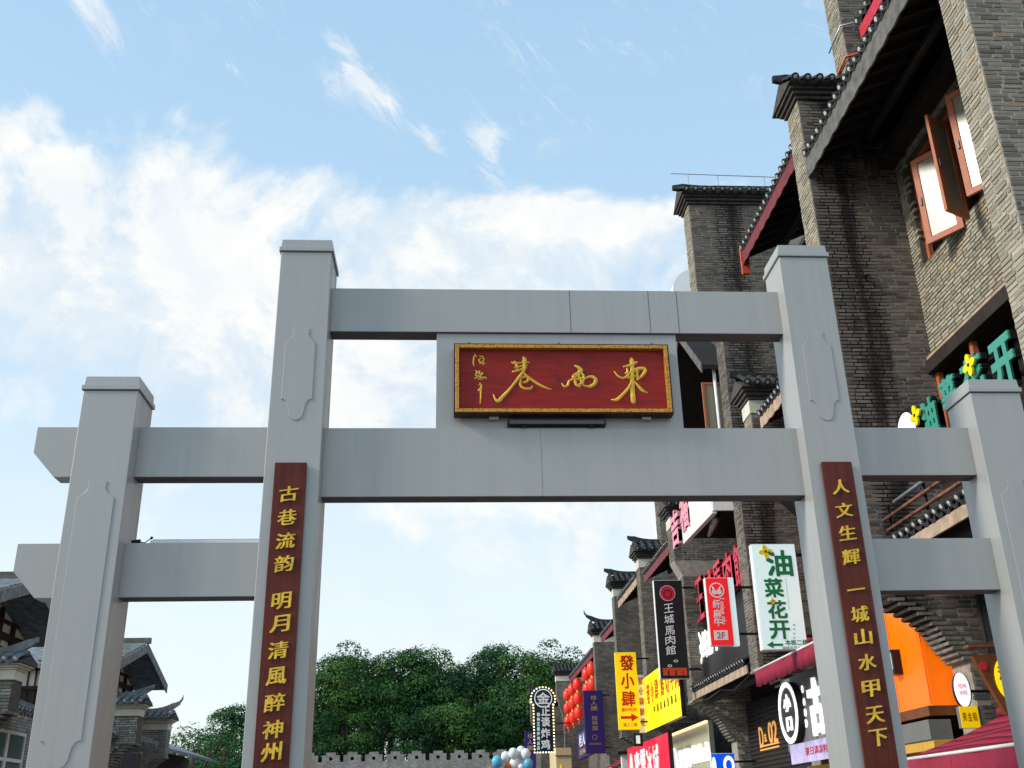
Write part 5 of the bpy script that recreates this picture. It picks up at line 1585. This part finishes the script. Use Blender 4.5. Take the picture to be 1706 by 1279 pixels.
# ================================================================== LEFT-HAND HOUSES
def left_house(yc, label, capy):
    t = thing('timber_house', label, 'building', (-14, yc, 0), 'timber and brick houses on the left')
    XL = -12.1
    gable_roof(t, -11.0, -16.0, yc, 2.9, 7.05, 0.95, M_TILEL, M_TILEL, s=-1, th=0.14)
    for sg in (-1, 1):        # tiles seen on both slopes
        for i in range(12):
            u0 = 0.15 + i * 0.225
            y0_ = yc + sg * u0
            z_ = 7.09 - u0 * 0.95 / 2.9
            MB().tube([(-11.02, y0_, z_), (-13.4, y0_, z_)], 0.05, 6).build('tile_roll', M_TILEL, t)
    boxp('ridge', M_FASC, t, -14.5, -10.9, yc - 0.08, yc + 0.08, 7.1, 7.28)
    MB().prism([(yc - 2.5, 5.45), (yc + 2.5, 5.45), (yc + 2.5, 6.1), (yc, 6.9), (yc - 2.5, 6.1)], 'x', -16, XL).build('gable_wall', M_CREAM, t)
    MB().box(-16, XL, yc - 2.5, yc + 2.5, 4.3, 5.445).build('timber_wall', M_DKWOOD, t)
    for k in range(9):
        boxp('side_batten', M_DKWOOD, t, -13.9 + k * 0.22, -13.86 + k * 0.22, yc - 2.54, yc - 2.501, 4.3, 6.05)
    for z_ in (4.35, 5.4, 5.95):
        boxp('side_rail', M_DKWOOD, t, -14, XL, yc - 2.56, yc - 2.502, z_, z_ + 0.1)
    x = XL + 0.04
    for (a, b, w) in (((x, yc - 2.5, 5.95), (x, yc + 2.5, 5.95), 0.16), ((x, yc - 2.5, 5.55), (x, yc + 2.5, 5.55), 0.30), ((x, yc - 2.4, 6.3), (x, yc + 2.4, 6.3), 0.08)):
        MB().bar(a, b, 0.08, w).build('timber_rail', M_DKWOOD, t)
    for yy in (-2.4, -1.6, -0.8, 0, 0.8, 1.6, 2.4):
        MB().bar((x + 0.01, yc + yy, 5.4), (x + 0.01, yc + yy, 6.85 - abs(yy) * 0.33), 0.09, 0.12, up=(0, 1, 0)).build('timber_post', M_DKWOOD, t)
    for k in range(5):        # lattice windows
        a = yc - 2.45 + k * 0.98
        f = MB()
        f.box(x, x + 0.05, a, a + 0.05, 4.45, 5.38); f.box(x, x + 0.05, a + 0.91, a + 0.96, 4.45, 5.38)
        f.box(x, x + 0.05, a, a + 0.96, 4.42, 4.48); f.box(x, x + 0.05, a, a + 0.96, 5.34, 5.40)
        o = f.build('lattice_window', M_DKWOOD, t)
        g = MB()
        for j in range(1, 7):
            g.box(x + 0.01, x + 0.035, a + j * 0.135, a + j * 0.135 + 0.022, 4.48, 5.34)
        for j in range(1, 8):
            off = 0.135 if j % 2 else 0.0
            g.box(x + 0.012, x + 0.033, a + 0.05 + off, a + 0.91 - off, 4.46 + j * 0.11, 4.482 + j * 0.11)
        g.build('lattice', M_DKWOOD, o)
        boxp('pane', M_GLASS, o, x - 0.02, x - 0.005, a + 0.05, a + 0.91, 4.48, 5.34)
    # tiled pent roof and shop front
    MB().hexa([(-11.0, yc - 2.6, 4.0), (XL, yc - 2.6, 4.45), (XL, yc + 2.6, 4.45), (-11.0, yc + 2.6, 4.0), (-11.0, yc - 2.6, 4.06), (XL, yc - 2.6, 4.51), (XL, yc + 2.6, 4.51), (-11.0, yc + 2.6, 4.06)]).build('pent_roof', M_TILEL, t)
    tile_run(t, (-10.94, yc - 2.5, 4.1), (-10.94, yc + 2.5, 4.1), math.pi, math.atan(0.4), T_GREY)
    MB().box(-16, XL - 0.01, yc - 5, yc + 5, 0, 4.29).build('wall', M_FBRL, t)
    w = 1.1
    for k in range(5):
        a = yc - 2.6 + k * w
        f = MB()
        f.box(-11.9, -11.82, a, a + 0.07, 0.9, 3.8); f.box(-11.9, -11.82, a + w - 0.07, a + w, 0.9, 3.8)
        f.box(-11.9, -11.82, a + 0.07, a + w - 0.07, 3.1, 3.18); f.box(-11.9, -11.82, a + 0.07, a + w - 0.07, 3.73, 3.8)
        o = f.build('shop_window', M_WHITE, t)
        boxp('pane', M_GLASS, o, -11.875, -11.86, a + 0.071, a + w - 0.071, 0.9, 3.73)
        boxp('lower_panel', P_BROWN, o, -11.9, -11.83, a, a + w, 0.1, 0.899)
    # fire wall between this house and the next one nearer
    w_ = fire_wall(t, capy, [(-10.45, 3.9, 4.725 if capy < 20 else 4.855)], 3.9, -11.3, -10.45, th=0.5, mat=M_MORTD, z_c_low=2.9, ncorb=12, xback=-16)
    brick_panel(t, w_, (-13.4, capy, 0.4), FR, 2.95, 4.12 if capy < 20 else 4.25, M_BRICKL, joint=0.014, inside=lambda u, z, f=CORB[w_.name]: f(-13.4 + u, 0.4 + z, 0.01))
    flush_bricks(t)
    wall_cap(t, -10.45, -14.0, capy, capy + 0.5, 4.73 if capy < 20 else 4.86, end=1, band=0.2, tiles=T_GREY, curl=0.34, hs=0.55, cmat=M_CREAM)
    return t
left_house(15.9, 'two-storey timber house with grey tiled gable at the left edge behind the outer pillar', 14.0)
left_house(25.6, 'smaller looking timber house with pointed gable right of the left outer pillar', 23.6)
t = thing('low_brick_house', 'low brick shop with curved tiled coping beyond the second timber house', 'building', (-13, 31, 0))
fire_wall(t, 28.6, [(-10.85, 3.8, 4.85)], 3.8, -11.6, -10.85, th=0.5, mat=M_FBRL, z_c_low=2.9, ncorb=12, xback=-16)
wall_cap(t, -10.85, -14.5, 28.6, 29.1, 4.86, end=1, band=0.2, tiles=T_GREY, curl=0.36, hs=0.6, cmat=M_CREAM)
MB().hexa([(-10.9, 29.2, 4.0), (-13.5, 29.2, 4.9), (-13.5, 37, 4.9), (-10.9, 37, 4.0), (-10.9, 29.2, 4.1), (-13.5, 29.2, 5.0), (-13.5, 37, 5.0), (-10.9, 37, 4.1)]).build('roof', M_TILEL, t)
MB().box(-16, -12.0, 29.1, 37, 0, 4.2).build('wall', M_DKWOOD, t)
boxp('brown_fence', P_BROWN, t, -11.5, -11.4, 30, 37, 0, 2.5)
t = thing('black_display_board', 'plain black upright board standing low between the left pillars', 'board', (-5.5, 6.0, 0))
boxp('panel', M_BLACK, t, -5.63, -5.37, 6.0, 6.12, 0.5, 2.5, bevel=0.01)
boxp('leg', M_BLACK, t, -5.60, -5.55, 6.03, 6.09, 0.0, 0.499)
boxp('leg', M_BLACK, t, -5.45, -5.40, 6.03, 6.09, 0.0, 0.499)

# ================================================================== CITY WALL
cw = thing('city_wall', 'grey stone city wall with notched battlements in front of the dark trees', 'wall', (-8, 80.5, 0))
MB().box(-70, 12, 80, 81.2, 0, 6.18).build('wall', M_CITY, cw)
per, x = 1.735, -37.5
mm = MB()
wm, wu = 1.41, 0.76
mm.box(-wm / 2, -0.13, 0, 0.6, 0.0, 0.52); mm.box(0.13, wm / 2, 0, 0.6, 0.0, 0.52)
mm.box(-0.13, 0.13, 0, 0.6, 0.0, 0.12); mm.box(-0.13, 0.13, 0, 0.6, 0.37, 0.52); mm.box(-wu / 2, wu / 2, 0, 0.6, 0.52, 0.73)
mme = mm.mesh('merlon', M_CITY)
hm = MB().box(-0.13, 0.13, 0.3, 0.34, 0.12, 0.37).mesh('loophole', M_DARK)
xs0 = at_plane(551, 1260, 1, 80).x
k = -9
while xs0 + k * per < 11:
    xx = xs0 + k * per
    if True:
        m_ = link('merlon', mme, cw, (xx, 80.0, 6.185))
        link('loophole', hm, m_, (xx, 80.0, 6.185))
    k += 1

# ================================================================== TREES
def crown_mesh(name, seed, rx, ry, rz, nb, nl, mat, lsz=0.34):
    rng = np.random.default_rng(seed)
    V = []; 
    cs = []
    while len(cs) < nb:
        p = rng.uniform(-1, 1, 3)
        r = np.linalg.norm(p)
        if r > 1 or (r < 0.45 and rng.random() < 0.7):
            continue
        if p[2] < -0.75:
            continue
        bump = 1 + 0.16 * math.sin(3.1 * math.atan2(p[1], p[0]) + seed) + rng.uniform(-0.1, 0.12)
        cs.append((p * np.array([rx, ry, rz]) * bump, rng.uniform(0.7, 1.0) if rng.random() < 0.5 else rng.uniform(1.1, 1.75)))
    verts = []
    for c, rb in cs:
        n = int(nl * rb ** 2)
        d = rng.normal(size=(n, 3)); d /= np.linalg.norm(d, axis=1)[:, None]
        d[:, 2] = np.where((d[:, 2] < -0.2) & (rng.random(n) < 0.6), -d[:, 2], d[:, 2])
        wob = 1 + 0.16 * np.sin(d[:, 0] * 5 + c[0] * 3) * np.cos(d[:, 1] * 5 + c[1] * 2)
        rr = rb * rng.uniform(0.72, 1.06, n) * wob
        flat = np.array([1.15, 1.15, 0.78])
        P = c + d * rr[:, None] * flat
        nrm = d * 1.1 + rng.normal(size=(n, 3)) * 0.5 + np.array([0, 0, 0.35]); nrm /= np.linalg.norm(nrm, axis=1)[:, None]
        t = np.cross(nrm, rng.normal(size=(n, 3))); t /= np.linalg.norm(t, axis=1)[:, None]
        b = np.cross(nrm, t)
        s = lsz * rng.uniform(0.5, 1.15, n)[:, None]
        q = np.stack([P - t * s * 0.5, P - b * s * 0.30 + nrm * s * 0.05, P + t * s * 0.5, P + b * s * 0.30 + nrm * s * 0.05], 1)
        verts.append(q.reshape(-1, 3))
    verts = np.concatenate(verts)
    nf = len(verts) // 4
    me = bpy.data.meshes.new(name)
    me.vertices.add(len(verts)); me.vertices.foreach_set('co', verts.ravel())
    me.loops.add(nf * 4); me.polygons.add(nf)
    me.loops.foreach_set('vertex_index', np.arange(nf * 4))
    me.polygons.foreach_set('loop_start', np.arange(nf) * 4)
    me.materials.append(mat)
    me.update(); me.validate()
    return me
CR = [crown_mesh('crown', 11, 3.3, 3.1, 4.4, 62, 190, M_LEAF, 0.27), crown_mesh('crown', 23, 3.7, 3.3, 3.9, 64, 190, M_LEAF2, 0.27), crown_mesh('crown', 37, 3.0, 2.9, 4.6, 58, 190, M_LEAF3, 0.27)]
CL = [crown_mesh('crown', 51, 2.6, 2.4, 2.6, 30, 200, M_LEAFL, 0.22)]
def tree(x, y, ztop, crown, sc, label, rotz, group):
    h = crown
    zc = ztop - max(v.co.z for v in h.vertices) * sc
    t = thing('tree', label, 'tree', (x, y, 0), group)
    tr = MB()
    lean = random.uniform(-0.5, 0.5)
    tr.tube([(x, y, 0), (x + lean * 0.3, y, zc * 0.3), (x + lean, y, zc * 0.75), (x + lean * 0.8, y, zc + 1.5)], [0.42, 0.34, 0.25, 0.12], 9)
    tr.build('trunk', M_BARK, t, smooth=True)
    for k in range(6):
        a = k * 1.05 + random.random()
        L = random.uniform(1.8, 3.0) * sc
        p0 = Vector((x + lean * 0.9, y, zc * (0.62 + 0.06 * k)))
        p1 = p0 + Vector((math.cos(a) * L * 0.5, math.sin(a) * L * 0.5, 0.9))
        p2 = p0 + Vector((math.cos(a) * L, math.sin(a) * L, 2.2))
        MB().tube([p0, p1, p2], [0.14, 0.09, 0.03], 6).build('limb', M_BARK, t, smooth=True)
    c = link('crown', h, t, (x, y, zc))
    c.rotation_euler = (0, 0, rotz)
    c.scale = (sc, sc, sc)
def tp(u, v, y):
    p = at_plane(u, v, 1, y)
    return p.x, p.z
spec = [(532, 1094, 87, 1, 0.9), (566, 1082, 92, 0, 0.98), (612, 1062, 86, 1, 1.0), (660, 1076, 92, 2, 1.0), (690, 1072, 87, 0, 0.95), (738, 1078, 89, 1, 1.0),
        (788, 1076, 86, 2, 1.03), (835, 1068, 91, 0, 1.05), (885, 1060, 86, 1, 1.05), (925, 1078, 90, 2, 1.0)]
LBL = ['behind the left inner pillar', 'just right of the left inner pillar', 'with the highest left-hand top above the battlements', 'set back left of centre', 'left of centre over the battlements',
       'in the middle of the dark wood', 'right of centre over the battlements', 'set back on the right', 'tallest on the right beside the row of houses', 'half hidden behind the bulb-edged sign']
for i, (u, v, y, c, sc) in enumerate(spec):
    x, z = tp(u, v, y)
    tree(x, y, z, CR[c], sc, 'dark green broadleaf tree ' + LBL[i], i * 1.7, 'dark trees behind the city wall')
for i, (u, v, y, c, sc) in enumerate([(525, 1150, 83.5, 2, 0.85), (640, 1140, 84, 0, 0.8), (760, 1145, 83.5, 1, 0.8), (865, 1140, 84, 2, 0.85), (580, 1165, 83, 1, 0.7), (710, 1160, 83, 2, 0.7), (820, 1160, 83, 0, 0.7)]):
    x, z = tp(u, v, y)
    tree(x, y, z, CR[c], sc, 'lower dark tree filling the wood ' + ['by the left inner pillar', 'left of centre', 'right of centre', 'near the row of houses', 'between the first two battlement gaps', 'at the centre just above the wall', 'close above the right battlements'][i], i * 2.3, 'dark trees behind the city wall')
for i, (u, v, y, c, sc, lab) in enumerate([(392, 1168, 70, CR[0], 0.72, 'dark green tree against the left inner pillar, left of it'), (345, 1196, 62, CL[0], 1.0, 'light green small tree left of the inner pillar'),
                                           (300, 1212, 58, CL[0], 0.85, 'light green small tree beside the curved coping'), (375, 1218, 60, CL[0], 0.8, 'low light green bushy tree close to the left inner pillar'), (325, 1240, 55, CL[0], 0.7, 'lowest light green shrub-like tree at the left bottom')]):
    x, z = tp(u, v, y)
    tree(x, y, z, c, sc, lab, i * 1.3, 'trees on the left beyond the houses')

# balloons near the foot of the battlements
t = thing('balloon_cluster', 'bunch of white, blue, orange and pink balloons before the city wall', 'balloons', (1.0, 30, 0))
MB().tube([(1.0, 30, 0), (1.0, 30, 3.2)], 0.02, 6).build('pole', M_WHITE, t)
def ball(c, r, m, sq=1.0):
    import bmesh
    bm = bmesh.new(); bmesh.ops.create_uvsphere(bm, u_segments=16, v_segments=10, radius=r)
    for v in bm.verts:
        v.co.z *= sq
    me = bpy.data.meshes.new('balloon'); bm.to_mesh(me); bm.free()
    me.materials.append(m); me.polygons.foreach_set('use_smooth', [True] * len(me.polygons))
    link('balloon', me, t, c)
for (u, v, r, m) in ((828, 1265, 0.24, M_BALB), (842, 1256, 0.2, M_BALW), (855, 1251, 0.22, M_BALW), (868, 1247, 0.20, M_BALW), (858, 1268, 0.26, M_BALW), (876, 1252, 0.22, M_BALW),
                     (846, 1274, 0.16, M_BALO), (868, 1274, 0.14, M_BALW), (818, 1280, 0.16, M_BALP), (880, 1268, 0.22, M_BALB)):
    ball(at_plane(u, v, 1, 30 + random.uniform(-0.2, 0.2)) - Vector((0, 0, 0.08)), r * 0.82, m, 1.1)
